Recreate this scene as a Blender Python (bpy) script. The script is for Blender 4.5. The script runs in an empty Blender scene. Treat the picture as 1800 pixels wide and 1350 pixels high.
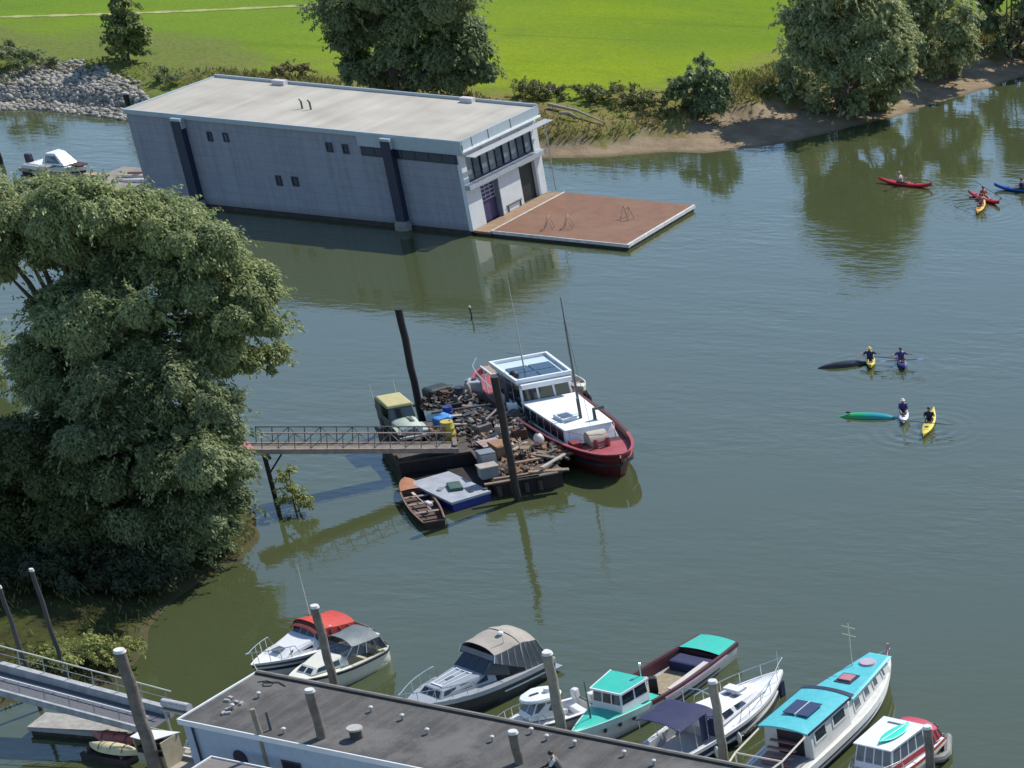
import bpy, math, random
import numpy as np
from mathutils import Vector, Matrix

rng = np.random.default_rng(7)
random.seed(7)
SC = bpy.context.scene
COL = SC.collection
rad = math.radians

# ------------------------------------------------------------------ camera (a crop of a wider photograph: lens shift)
F_, PITCH, ROLL, PX, PY, EYE = 4056.97435, 0.64186, 0.04236, 2400.04, 2000.018, 50.38981
_cp, _sp = math.cos(PITCH), math.sin(PITCH)
_fwd = np.array([0, _cp, -_sp]); _r = np.array([1., 0, 0]); _u = np.cross(_r, _fwd)
_c, _s = math.cos(ROLL), math.sin(ROLL)
CR, CU, CB = _c*_r + _s*_u, -_s*_r + _c*_u, -_fwd
CAMP = np.array([0, 0, EYE])
cd = bpy.data.cameras.new('camera'); cam = bpy.data.objects.new('camera', cd); COL.objects.link(cam)
M = Matrix.Identity(4)
for i in range(3):
    M[i][0], M[i][1], M[i][2], M[i][3] = CR[i], CU[i], CB[i], CAMP[i]
cam.matrix_world = M
cd.sensor_width = 36; cd.lens = F_/1800*36
cd.shift_x = (900-PX)/1800; cd.shift_y = (PY-675)/1800
cd.clip_start = 1; cd.clip_end = 9000
SC.camera = cam

# ------------------------------------------------------------------ light
SUN_AZ, SUN_EL = rad(57), rad(45)
w = bpy.data.worlds.new('World'); SC.world = w; w.use_nodes = True
nt = w.node_tree; bg = nt.nodes['Background']
sky = nt.nodes.new('ShaderNodeTexSky'); sky.sky_type = 'NISHITA'; sky.sun_disc = False
sky.sun_elevation = SUN_EL; sky.sun_rotation = math.pi/2 - SUN_AZ
sky.air_density = 1.0; sky.dust_density = 0.1; sky.ozone_density = 3.0
nt.links.new(sky.outputs[0], bg.inputs[0]); bg.inputs[1].default_value = 0.15
sl = bpy.data.lights.new('sun', 'SUN'); sl.energy = 4.8; sl.angle = rad(0.53); sl.color = (1, .955, .88)
so = bpy.data.objects.new('sun', sl); COL.objects.link(so)
sv = Vector((math.cos(SUN_AZ)*math.cos(SUN_EL), math.sin(SUN_AZ)*math.cos(SUN_EL), math.sin(SUN_EL)))
so.rotation_euler = sv.to_track_quat('Z', 'Y').to_euler(); so.location = (0, 200, 120)
SC.view_settings.view_transform = 'Standard'; SC.view_settings.look = 'None'
SC.view_settings.exposure = 0.22; SC.view_settings.gamma = 1.0

# ------------------------------------------------------------------ measuring helpers (photo pixel -> point in the world)
def ray(px, py):
    d = (px-PX)/F_*CR - (py-PY)/F_*CU - CB
    return d
def U(px, py, z=0.0):
    d = ray(px, py); t = (z-EYE)/d[2]
    return CAMP + t*d
def V(px, py, y):
    d = ray(px, py); return CAMP + d*(y/d[1])
def onplane(px, py, o, n):
    d = ray(px, py); o = np.asarray(o, float); n = np.asarray(n, float)
    return CAMP + d*(((o-CAMP)@n)/(d@n))
def proj(X):
    q = np.asarray(X, float)-CAMP
    x, y, z = q@CR, q@CU, q@CB
    return PX+F_*x/-z, PY-F_*y/-z

# ------------------------------------------------------------------ materials
def lin(h):
    h = h.lstrip('#'); v = [int(h[i:i+2], 16)/255 for i in (0, 2, 4)]
    return tuple(c/12.92 if c <= .04045 else ((c+.055)/1.055)**2.4 for c in v)
_mats = {}
def pm(name, col, rough=.55, metal=0., var=.12, scale=2.5, bump=0., bscale=None, spec=.5, coat=0., dirt=None, dirt_amt=.5, dirt_scale=1.2, alpha=1.):
    """principled material whose base colour wanders a little; dirt = a second colour in blotches (real stains)"""
    if name in _mats: return _mats[name]
    if isinstance(col, str): col = lin(col)
    m = bpy.data.materials.new(name); m.use_nodes = True; t = m.node_tree; b = t.nodes['Principled BSDF']
    b.inputs['Roughness'].default_value = rough; b.inputs['Metallic'].default_value = metal
    b.inputs['Specular IOR Level'].default_value = spec
    if coat: b.inputs['Coat Weight'].default_value = coat
    tc = t.nodes.new('ShaderNodeTexCoord')
    n = t.nodes.new('ShaderNodeTexNoise'); n.inputs['Scale'].default_value = scale; n.inputs['Detail'].default_value = 6; n.inputs['Roughness'].default_value = .65
    t.links.new(tc.outputs['Object'], n.inputs['Vector'])
    r = t.nodes.new('ShaderNodeMapRange'); r.inputs[1].default_value = .3; r.inputs[2].default_value = .7
    r.inputs[3].default_value = 1-var; r.inputs[4].default_value = 1+var*.6
    t.links.new(n.outputs[0], r.inputs[0])
    mx = t.nodes.new('ShaderNodeVectorMath'); mx.operation = 'SCALE'; mx.inputs[0].default_value = col
    t.links.new(r.outputs[0], mx.inputs['Scale']); out = mx.outputs[0]
    if dirt is not None:
        if isinstance(dirt, str): dirt = lin(dirt)
        n2 = t.nodes.new('ShaderNodeTexNoise'); n2.inputs['Scale'].default_value = dirt_scale; n2.inputs['Detail'].default_value = 8; n2.inputs['Roughness'].default_value = .7
        t.links.new(tc.outputs['Object'], n2.inputs['Vector'])
        r2 = t.nodes.new('ShaderNodeMapRange'); r2.inputs[1].default_value = .48; r2.inputs[2].default_value = .68
        r2.inputs[3].default_value = 0; r2.inputs[4].default_value = dirt_amt
        t.links.new(n2.outputs[0], r2.inputs[0])
        mix = t.nodes.new('ShaderNodeMix'); mix.data_type = 'RGBA'
        t.links.new(r2.outputs[0], mix.inputs[0]); t.links.new(out, mix.inputs[6]); mix.inputs[7].default_value = (*dirt, 1)
        out = mix.outputs[2]
    t.links.new(out, b.inputs['Base Color'])
    if bump:
        n3 = t.nodes.new('ShaderNodeTexNoise'); n3.inputs['Scale'].default_value = bscale or scale*4; n3.inputs['Detail'].default_value = 4
        t.links.new(tc.outputs['Object'], n3.inputs['Vector'])
        bp = t.nodes.new('ShaderNodeBump'); bp.inputs['Distance'].default_value = bump; bp.inputs['Strength'].default_value = .7
        t.links.new(n3.outputs[0], bp.inputs['Height']); t.links.new(bp.outputs[0], b.inputs['Normal'])
    if alpha < 1: b.inputs['Alpha'].default_value = alpha
    _mats[name] = m
    return m

def nodes(name):
    m = bpy.data.materials.new(name); m.use_nodes = True
    t = m.node_tree
    return m, t, t.nodes['Principled BSDF'], lambda k: t.nodes.new('ShaderNode'+k), t.links.new

WHITE = pm('white_gelcoat', (.74, .75, .74), .3, var=.06, coat=.2, dirt=(.45, .43, .36), dirt_amt=.25)
CREAM = pm('cream_gelcoat', (.70, .70, .60), .32, var=.08, dirt=(.4, .38, .28), dirt_amt=.3)
GREYP = pm('grey_gelcoat', (.30, .33, .35), .35, var=.1, coat=.2, dirt=(.2, .2, .2), dirt_amt=.3)
DGREY = pm('dark_grey_paint', (.07, .075, .08), .45, var=.15)
BLACK = pm('black_rubber', (.014, .014, .016), .6, var=.2)
GLASS = pm('dark_glass', (.02, .028, .04), .06, var=.1, spec=.8)
PANE = pm('grey_glass', (.10, .12, .14), .08, var=.2, spec=.8)
VINYL = pm('clear_vinyl', (.20, .23, .26), .15, var=.3, scale=4, spec=.7, alpha=.62)
STEEL = pm('stainless_steel', (.6, .61, .62), .25, metal=.9, var=.05)
GALV = pm('galvanised_steel', (.42, .44, .45), .45, metal=.5, var=.15)
ALU = pm('aluminium', (.55, .57, .58), .4, metal=.4, var=.1)
NAVY = pm('navy_canvas', (.022, .028, .085), .8, var=.25, bump=.01)
NAVYH = pm('navy_hull', (.012, .014, .055), .3, var=.15, coat=.3)
RUST = pm('rusty_steel', (.10, .05, .032), .8, var=.4, scale=4, dirt=(.17, .08, .04), dirt_amt=.7)
DIRTY = pm('dirty_black_steel', (.028, .025, .024), .7, var=.4, dirt=(.09, .055, .04), dirt_amt=.6)
WOODG = pm('grey_weathered_wood', (.26, .235, .20), .85, var=.3, scale=5, bump=.01, dirt=(.12, .10, .08), dirt_amt=.6)
WOODD = pm('dark_wet_wood', (.085, .07, .058), .8, var=.35, scale=5, bump=.01, dirt=(.18, .15, .12), dirt_amt=.5)
WOODB = pm('brown_wood', (.24, .12, .06), .7, var=.3, scale=5)
TAN = pm('tan_wood', (.38, .28, .19), .8, var=.3, scale=5)

# ------------------------------------------------------------------ mesh helpers
def tag(o, label, cat, group=None, kind=None):
    if label: o['label'] = label
    if cat: o['category'] = cat
    if group: o['group'] = group
    if kind: o['kind'] = kind
    return o
def thing(name, label, cat, loc=(0, 0, 0), rz=0., group=None):
    o = bpy.data.objects.new(name, None); COL.objects.link(o)
    o.location = tuple(map(float, loc)); o.rotation_euler = (0, 0, float(rz)); o.empty_display_size = .3
    return tag(o, label, cat, group)

class MB:
    def __init__(s): s.v = []; s.f = []
    def add(s, vs, fs):
        b = len(s.v); s.v += [tuple(map(float, p)) for p in vs]; s.f += [tuple(b+i for i in f) for f in fs]; return s
    def box(s, x0, x1, y0, y1, z0, z1):
        vs = [(x, y, z) for z in (z0, z1) for y in (y0, y1) for x in (x0, x1)]
        return s.add(vs, [(0, 2, 3, 1), (4, 5, 7, 6), (0, 1, 5, 4), (1, 3, 7, 5), (3, 2, 6, 7), (2, 0, 4, 6)])
    def rbox(s, c, size, rz=0, rx=0, ry=0):
        R = Matrix.Rotation(rz, 3, 'Z') @ Matrix.Rotation(ry, 3, 'Y') @ Matrix.Rotation(rx, 3, 'X')
        vs = []
        for z in (-.5, .5):
            for y in (-.5, .5):
                for x in (-.5, .5):
                    p = R @ Vector((x*size[0], y*size[1], z*size[2])); vs.append((p.x+c[0], p.y+c[1], p.z+c[2]))
        return s.add(vs, [(0, 2, 3, 1), (4, 5, 7, 6), (0, 1, 5, 4), (1, 3, 7, 5), (3, 2, 6, 7), (2, 0, 4, 6)])
    def hexa(s, b, t):  # bottom 4, top 4 (ccw from above)
        return s.add(list(b)+list(t), [(3, 2, 1, 0), (4, 5, 6, 7), (0, 1, 5, 4), (1, 2, 6, 5), (2, 3, 7, 6), (3, 0, 4, 7)])
    def prism(s, poly, z0, z1):
        n = len(poly); vs = [(x, y, z0) for x, y in poly]+[(x, y, z1) for x, y in poly]
        return s.add(vs, [tuple(range(n-1, -1, -1)), tuple(range(n, 2*n))]+[(i, (i+1) % n, n+(i+1) % n, n+i) for i in range(n)])
    def loft(s, rings, closed=True, cap=True):
        n = len(rings[0]); vs = [p for r in rings for p in r]; fs = []
        for k in range(len(rings)-1):
            for i in range(n if closed else n-1):
                j = (i+1) % n
                fs.append((k*n+i, k*n+j, (k+1)*n+j, (k+1)*n+i))
        if cap: fs += [tuple(range(n-1, -1, -1)), tuple(range((len(rings)-1)*n, len(rings)*n))]
        return s.add(vs, fs)
    def tube(s, pts, r, n=6, cap=True):
        pts = [Vector(tuple(map(float, p))) for p in pts]; rs = r if hasattr(r, '__len__') else [r]*len(pts)
        rings = []
        for i, p in enumerate(pts):
            d = (pts[min(i+1, len(pts)-1)]-pts[max(i-1, 0)]).normalized()
            a = Vector((0, 0, 1)) if abs(d.z) < .9 else Vector((1, 0, 0))
            x = d.cross(a).normalized(); y = x.cross(d).normalized()
            rings.append([tuple(p+(x*math.cos(2*math.pi*k/n)-y*math.sin(2*math.pi*k/n))*rs[i]) for k in range(n)])
        return s.loft(rings, True, cap)
    def cyl(s, x, y, z0, z1, r0, r1=None, n=12):
        r1 = r0 if r1 is None else r1
        return s.loft([[(x+r*math.cos(2*math.pi*k/n), y+r*math.sin(2*math.pi*k/n), z) for k in range(n)] for z, r in ((z0, r0), (z1, r1))])
    def ell(s, c, r, n=10, m=6):
        rings = []
        for j in range(m+1):
            th = math.pi*(j+.02)/(m+.04) - math.pi/2
            rings.append([(c[0]+r[0]*math.cos(th)*math.cos(2*math.pi*k/n), c[1]+r[1]*math.cos(th)*math.sin(2*math.pi*k/n), c[2]+r[2]*math.sin(th)) for k in range(n)])
        return s.loft(rings)
    def panel(s, q, u0, u1, v0, v1, off=.012, th=.02):
        """thin slab lying on the quad q = (bl, br, tr, tl), standing proud by off"""
        q = [Vector(p) for p in q]
        nrm = (q[1]-q[0]).cross(q[3]-q[0]).normalized()
        def P(u, v): return q[0]*(1-u)*(1-v)+q[1]*u*(1-v)+q[2]*u*v+q[3]*(1-u)*v
        c = [P(u0, v0), P(u1, v0), P(u1, v1), P(u0, v1)]
        a = [tuple(p+nrm*(off-th)) for p in c]; b = [tuple(p+nrm*off) for p in c]
        return s.hexa(a, b)
    def frame(s, q, u0, u1, v0, v1, wu, wv, off=.02, th=.03):
        s.panel(q, u0, u1, v0, v0+wv, off, th); s.panel(q, u0, u1, v1-wv, v1, off, th)
        s.panel(q, u0, u0+wu, v0+wv, v1-wv, off, th); s.panel(q, u1-wu, u1, v0+wv, v1-wv, off, th); return s
    def build(s, name, mat, parent=None, smooth=False, bevel=0., angle=40):
        me = bpy.data.meshes.new(name); me.from_pydata(s.v, [], s.f); me.update()
        if isinstance(mat, (list, tuple)):
            for mm in mat: me.materials.append(mm)
        else: me.materials.append(mat)
        o = bpy.data.objects.new(name, me); COL.objects.link(o)
        if parent is not None: o.parent = parent
        if smooth:
            me.polygons.foreach_set('use_smooth', [True]*len(me.polygons))
            me.set_sharp_from_angle(angle=rad(angle))
        if bevel:
            b = o.modifiers.new('bevel', 'BEVEL'); b.width = bevel; b.segments = 2; b.limit_method = 'ANGLE'; b.angle_limit = rad(40)
        return o

def npmesh(name, verts, faces_flat, nper, mat, parent=None, attrs=None, smooth=False):
    me = bpy.data.meshes.new(name); nv = len(verts); nf = len(faces_flat)//nper
    me.vertices.add(nv); me.vertices.foreach_set('co', np.asarray(verts, np.float32).ravel())
    me.loops.add(nf*nper); me.loops.foreach_set('vertex_index', np.asarray(faces_flat, np.int32).ravel())
    me.polygons.add(nf); me.polygons.foreach_set('loop_start', np.arange(0, nf*nper, nper, dtype=np.int32))
    me.polygons.foreach_set('loop_total', np.full(nf, nper, np.int32))
    if smooth: me.polygons.foreach_set('use_smooth', np.ones(nf, bool))
    me.update(calc_edges=True)
    for k, (dom, val) in (attrs or {}).items():
        a = me.attributes.new(k, 'FLOAT', dom); a.data.foreach_set('value', np.asarray(val, np.float32).ravel())
    me.materials.append(mat)
    o = bpy.data.objects.new(name, me); COL.objects.link(o)
    if parent is not None: o.parent = parent
    return o

def copy_tree(o, parent=None):
    c = o.copy(); COL.objects.link(c); c.parent = parent
    for ch in list(o.children): copy_tree(ch, c)
    return c

# ================================================================== SETTING: water, river banks, meadow, path, stones, scrub
# far waterline, left to right
SHORE = [(-420, 175), (-150, 182), (0, 194), (60, 192), (130, 199), (200, 207), (300, 221), (520, 246), (760, 266), (950, 279), (1010, 278), (1070, 275), (1150, 270),
         (1240, 271), (1300, 261), (1400, 249), (1500, 224), (1600, 197), (1700, 165), (1800, 137), (2100, 60)]
SHW = np.array([U(a, b, 0)[:2] for a, b in SHORE])
# left near bank: closed tongue of land
TONGUE = [(-500, 735), (-60, 745), (60, 748), (160, 730), (280, 760), (390, 830), (452, 905), (455, 950), (420, 985), (350, 1015), (295, 1060), (262, 1110), (246, 1165), (222, 1205), (120, 1222), (40, 1232), (-60, 1262), (-500, 1300)]
TOW = np.array([U(a, b, 0)[:2] for a, b in TONGUE])

def seg_dist(P, A, B):
    d = B-A; t = np.clip(((P-A)@d)/(d@d), 0, 1)
    q = P-(A+t[:, None]*d); return np.hypot(q[:, 0], q[:, 1]), t
def far_dist(P):
    best = np.full(len(P), 1e9); sgn = np.ones(len(P)); along = np.zeros(len(P))
    for i in range(len(SHW)-1):
        A, B = SHW[i], SHW[i+1]; dd, t = seg_dist(P, A, B)
        m = dd < best
        best[m] = dd[m]; along[m] = i+t[m]
    sgn = np.where(P[:, 1] > np.interp(P[:, 0], SHW[:, 0], SHW[:, 1]), 1., -1.)
    return best*sgn, along
def tongue_dist(P):
    best = np.full(len(P), 1e9); ins = np.zeros(len(P), bool)
    n = len(TOW)
    for i in range(n):
        A, B = TOW[i], TOW[(i+1) % n]
        if i < n-1: best = np.minimum(best, seg_dist(P, A, B)[0])
        c = ((A[1] > P[:, 1]) != (B[1] > P[:, 1])) & (P[:, 0] < (B[0]-A[0])*(P[:, 1]-A[1])/(B[1]-A[1]+1e-12)+A[0])
        ins ^= c
    return np.where(ins, best, -best)
def sst(x, a, b): t = np.clip((x-a)/(b-a), 0, 1); return t*t*(3-2*t)
def wob(P, s, seed):
    r = np.random.default_rng(seed); o = np.zeros(len(P))
    for k in range(6):
        a = r.uniform(0, 6.28); f = s*(1.7**(k % 3)); o += np.sin(f*(P[:, 0]*math.cos(a)+P[:, 1]*math.sin(a))+r.uniform(0, 6.28))/(1+k % 3)
    return o/3.2
def mudwidth(al):   # width of bare shore, by position along the waterline
    return np.interp(al, [0, 2, 6, 8, 9, 11, 12, 13, 14, 16, 18, 20], [2, 2, 2, 2, 2.2, 2.4, 3.5, 5, 7.5, 6.5, 6, 5])
def ground(P):
    P = np.asarray(P, float); d, al = far_dist(P); d = d+wob(P, .55, 3)*.5
    mw = mudwidth(al)
    z1 = np.where(d < 0, np.maximum(d*.35, -1.6), .12*(np.minimum(d, mw)*(1-sst(d, 9, 16))+3*sst(d, 9, 16))+1.0*sst(d, mw-.6, mw+1.4)+.8*sst(d, mw+1, mw+7))
    z1 = z1+np.where(d > mw, .10*wob(P, .5, 5)*sst(d, mw, mw+3)*(1-sst(d, mw+8, mw+14)), 0)+.05*wob(P, .08, 8)*sst(d, 8, 20)
    dt = tongue_dist(P)+wob(P, .8, 4)*.35
    z2 = np.where(dt < 0, np.maximum(dt*.35, -1.6), .35*np.minimum(dt, 1)+.55*sst(dt, .5, 5)+.07*wob(P, .9, 6)*sst(dt, 0, 1.5))
    return np.maximum(z1, z2), d, al, dt, mw
def gz(x, y): return float(ground(np.array([[x, y]]))[0][0])
_ZS = np.linspace(4., -1.2, 80)
def Gs(pix):   # photo pixels -> points on the ground (first hit along each sight line)
    pix = np.asarray(pix, float); n = len(pix)
    D = (pix[:, :1]-PX)/F_*CR-(pix[:, 1:2]-PY)/F_*CU-CB
    T = (_ZS[None, :]-EYE)/D[:, 2:3]; Q = CAMP+T[..., None]*D[:, None, :]
    h = ground(Q[..., :2].reshape(-1, 2))[0].reshape(n, -1); under = h >= _ZS[None, :]; k = np.where(under.any(1), under.argmax(1), len(_ZS)-1)
    r = Q[np.arange(n), k]; r[:, 2] = h[np.arange(n), k]; return r
def G(px, py): return Gs([(px, py)])[0]

# ---- water
m, t, b, N, L = nodes('murky_water'); WATER = m
b.inputs['Base Color'].default_value = (.070, .080, .026, 1); b.inputs['Roughness'].default_value = .035; b.inputs['IOR'].default_value = 1.58
tc = N('TexCoord'); mp = N('Mapping'); mp.inputs['Scale'].default_value = (.62, 1.25, 1); mp.inputs['Rotation'].default_value = (0, 0, rad(12))
L(tc.outputs['Object'], mp.inputs[0])
n1 = N('TexNoise'); n1.inputs['Scale'].default_value = 1.15; n1.inputs['Detail'].default_value = 3.5; n1.inputs['Roughness'].default_value = .55; L(mp.outputs[0], n1.inputs['Vector'])
n2 = N('TexNoise'); n2.inputs['Scale'].default_value = .065; n2.inputs['Detail'].default_value = 3; L(tc.outputs['Object'], n2.inputs['Vector'])
r2 = N('MapRange'); r2.inputs[1].default_value = .35; r2.inputs[2].default_value = .65; r2.inputs[3].default_value = .16; r2.inputs[4].default_value = 1.0; L(n2.outputs[0], r2.inputs[0])
n3 = N('TexNoise'); n3.inputs['Scale'].default_value = .28; n3.inputs['Detail'].default_value = 2; L(mp.outputs[0], n3.inputs['Vector'])
ad = N('Math'); ad.operation = 'MULTIPLY_ADD'; ad.inputs[1].default_value = 1.6; L(n3.outputs[0], ad.inputs[0]); L(n1.outputs[0], ad.inputs[2])
hgt = ad.outputs[0]
for px_, py_, am in ((1592, 335, .3), (1725, 372, .25), (1634, 752, .3), (1545, 650, .2)):   # rings spreading from the paddlers
    vd = N('VectorMath'); vd.operation = 'DISTANCE'; L(tc.outputs['Object'], vd.inputs[0]); vd.inputs[1].default_value = tuple(U(px_, py_, 0))
    s1 = N('Math'); s1.operation = 'MULTIPLY'; s1.inputs[1].default_value = 7.5; L(vd.outputs['Value'], s1.inputs[0]); s2 = N('Math'); s2.operation = 'SINE'; L(s1.outputs[0], s2.inputs[0])
    s3 = N('MapRange'); s3.inputs[1].default_value = 1.0; s3.inputs[2].default_value = 5.5; s3.inputs[3].default_value = am; s3.inputs[4].default_value = 0; L(vd.outputs['Value'], s3.inputs[0])
    s4 = N('Math'); s4.operation = 'MULTIPLY_ADD'; L(s2.outputs[0], s4.inputs[0]); L(s3.outputs[0], s4.inputs[1]); L(hgt, s4.inputs[2]); hgt = s4.outputs[0]
bp = N('Bump'); bp.inputs['Distance'].default_value = .036; L(r2.outputs[0], bp.inputs['Strength']); L(hgt, bp.inputs['Height']); L(bp.outputs[0], b.inputs['Normal'])
n4 = N('TexNoise'); n4.inputs['Scale'].default_value = .035; n4.inputs['Detail'].default_value = 4; L(tc.outputs['Object'], n4.inputs['Vector'])
mx = N('Mix'); mx.data_type = 'RGBA'; mx.inputs[6].default_value = (.064, .073, .027, 1); mx.inputs[7].default_value = (.056, .072, .034, 1); L(n4.outputs[0], mx.inputs[0]); L(mx.outputs[2], b.inputs['Base Color'])
o = MB().add([(-4000, -600, 0), (4000, -600, 0), (4000, 7000, 0), (-4000, 7000, 0)], [(0, 1, 2, 3)]).build('water', WATER); o['kind'] = 'structure'

# ---- terrain sheet (far bank with meadow, near tongue); below the water elsewhere
xs = np.concatenate([-np.geomspace(4000, 170, 26)[:-1], np.arange(-170, 12, .75), np.geomspace(12, 4000, 26)])
ys = np.concatenate([np.linspace(-500, 72, 12)[:-1], np.arange(72, 285, .75), np.geomspace(285, 7000, 40)])
XX, YY = np.meshgrid(xs, ys); P = np.stack([XX.ravel(), YY.ravel()], 1)
z, d, al, dt, mw = ground(P)
rocky = sst(al, 0, 1.2)*(1-sst(al, 5.2, 6.4))
nx, ny = len(xs), len(ys)
i = np.arange(nx*ny).reshape(ny, nx)
fc = np.stack([i[:-1, :-1], i[:-1, 1:], i[1:, 1:], i[1:, :-1]], -1).reshape(-1)
m, t, b, N, L = nodes('river_bank_ground'); GROUND = m; b.inputs['Roughness'].default_value = .95; b.inputs['Specular IOR Level'].default_value = .03
def at(n): a = N('Attribute'); a.attribute_name = n; return a.outputs['Fac']
tc = N('TexCoord')
def noise(sc, det=5, vec=None, rg=.6):
    n = N('TexNoise'); n.inputs['Scale'].default_value = sc; n.inputs['Detail'].default_value = det; n.inputs['Roughness'].default_value = rg; L(vec or tc.outputs['Object'], n.inputs['Vector']); return n.outputs[0]
def mr(x, a, b_, c, d_):
    r = N('MapRange'); r.inputs[1].default_value = a; r.inputs[2].default_value = b_; r.inputs[3].default_value = c; r.inputs[4].default_value = d_; L(x, r.inputs[0]); return r.outputs[0]
def mixc(f, a, b_):
    x = N('Mix'); x.data_type = 'RGBA'; L(f, x.inputs[0])
    for v, k in ((a, 6), (b_, 7)):
        if isinstance(v, tuple): x.inputs[k].default_value = (*v, 1)
        else: L(v, x.inputs[k])
    return x.outputs[2]
def mth(op, a, b_):
    x = N('Math'); x.operation = op
    for v, k in ((a, 0), (b_, 1)):
        if isinstance(v, (int, float)): x.inputs[k].default_value = v
        else: L(v, x.inputs[k])
    return x.outputs[0]
mud = mixc(mr(noise(.5), .35, .65, 0, 1), (.30, .235, .155), (.20, .15, .095))
mud = mixc(mr(at('shore'), -.2, .8, 1, 0), mud, (.11, .085, .055))
rough = mixc(mr(noise(.35), .38, .62, 0, 1), (.17, .175, .045), (.225, .17, .08))
rough = mixc(mth('MULTIPLY', at('left'), .8), rough, (.13, .175, .04))
rough = mixc(mr(noise(2.2), .45, .7, 0, .6), rough, (.09, .11, .025))
mpg = N('Mapping'); mpg.inputs['Scale'].default_value = (.12, .9, 1); mpg.inputs['Rotation'].default_value = (0, 0, rad(-14)); L(tc.outputs['Object'], mpg.inputs[0])
mead = mixc(mr(noise(.12, 6, mpg.outputs[0]), .4, .62, 0, 1), (.195, .275, .010), (.235, .295, .014))
mead = mixc(mr(noise(.9, 5), .42, .72, 0, .55), mead, (.15, .25, .012))
mead = mixc(mr(noise(.03, 4), .45, .68, 0, .55), mead, (.20, .24, .03))
mead = mixc(mr(noise(.018, 3), .40, .56, .55, 0), mead, (.085, .165, .02))
mead = mixc(mth('MULTIPLY', at('left'), .7), mead, (.12, .20, .03))
mead = mixc(mr(noise(3.0, 6, None, .75), .42, .7, 0, .65), mead, (.11, .165, .012))
mpt = N('Mapping'); mpt.inputs['Scale'].default_value = (.02, 1.1, 1); mpt.inputs['Rotation'].default_value = (0, 0, rad(-9)); L(tc.outputs['Object'], mpt.inputs[0])
mead = mixc(mr(noise(.55, 3, mpt.outputs[0]), .60, .68, 0, .5), mead, (.10, .155, .014))
mead = mixc(mr(noise(.16, 5), .54, .70, 0, .7), mead, (.11, .175, .025))
mead = mixc(mr(noise(.45, 5), .62, .74, 0, .6), mead, (.25, .24, .06))
e1 = mth('ADD', at('shore'), mr(noise(.4, 4), .3, .7, -1.6, 1.6))
c = mixc(mr(mth('SUBTRACT', e1, at('mudw')), -.3, .7, 0, 1), mud, rough)
c = mixc(mr(mth('SUBTRACT', mth('ADD', at('shore'), mr(noise(.13, 4), .3, .7, -5, 5)), mth('ADD', at('mudw'), mth('MULTIPLY', at('left'), 9.))), 5.5, 11, 0, 1), c, mead)
tong = mixc(mr(noise(.8, 6), .38, .64, 0, 1), (.058, .066, .02), (.036, .033, .016))  # bank colours darkened to stand in for the shade under the trees
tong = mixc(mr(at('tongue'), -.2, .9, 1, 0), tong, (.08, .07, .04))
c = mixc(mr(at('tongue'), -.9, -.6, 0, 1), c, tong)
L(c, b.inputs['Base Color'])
bp = N('Bump'); bp.inputs['Distance'].default_value = .12; bp.inputs['Strength'].default_value = .8; L(noise(2.5, 6), bp.inputs['Height']); L(bp.outputs[0], b.inputs['Normal'])
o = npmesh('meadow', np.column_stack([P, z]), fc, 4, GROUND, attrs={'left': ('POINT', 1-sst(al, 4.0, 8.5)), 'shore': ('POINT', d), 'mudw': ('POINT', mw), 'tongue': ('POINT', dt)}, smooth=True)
o['kind'] = 'structure'

# ---- sandy path across the meadow
pp = [G(a, b_) for a, b_ in ((-260, 44), (0, 31), (180, 26), (330, 20), (560, 9), (760, -6), (1000, -30))]
mbp = MB(); rings = []
for k, p in enumerate(pp):
    q = pp[min(k+1, len(pp)-1)]-pp[max(k-1, 0)]; nrm = np.array([-q[1], q[0]])/np.hypot(q[0], q[1])
    pass
fine = []
for k in range(len(pp)-1):
    for s_ in np.linspace(0, 1, 24, endpoint=False): fine.append(pp[k]*(1-s_)+pp[k+1]*s_)
rows = []
for k, p in enumerate(fine):
    q = fine[min(k+1, len(fine)-1)]-fine[max(k-1, 0)]; nrm = np.array([-q[1], q[0]])/np.hypot(q[0], q[1])
    wd = .42+.12*math.sin(k*.7)+.08*math.sin(k*2.3)
    rows.append([(p[0]+nrm[0]*s_*wd, p[1]+nrm[1]*s_*wd, gz(p[0]+nrm[0]*s_*wd, p[1]+nrm[1]*s_*wd)+.03) for s_ in (-1, -.33, .33, 1)])
mbp.loft(rows, closed=False, cap=False)
o = mbp.build('path', pm('sandy_path', (.33, .32, .12), .95, var=.3, scale=.6, dirt=(.2, .27, .04), dirt_amt=.95, dirt_scale=.35)); o['kind'] = 'structure'

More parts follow.
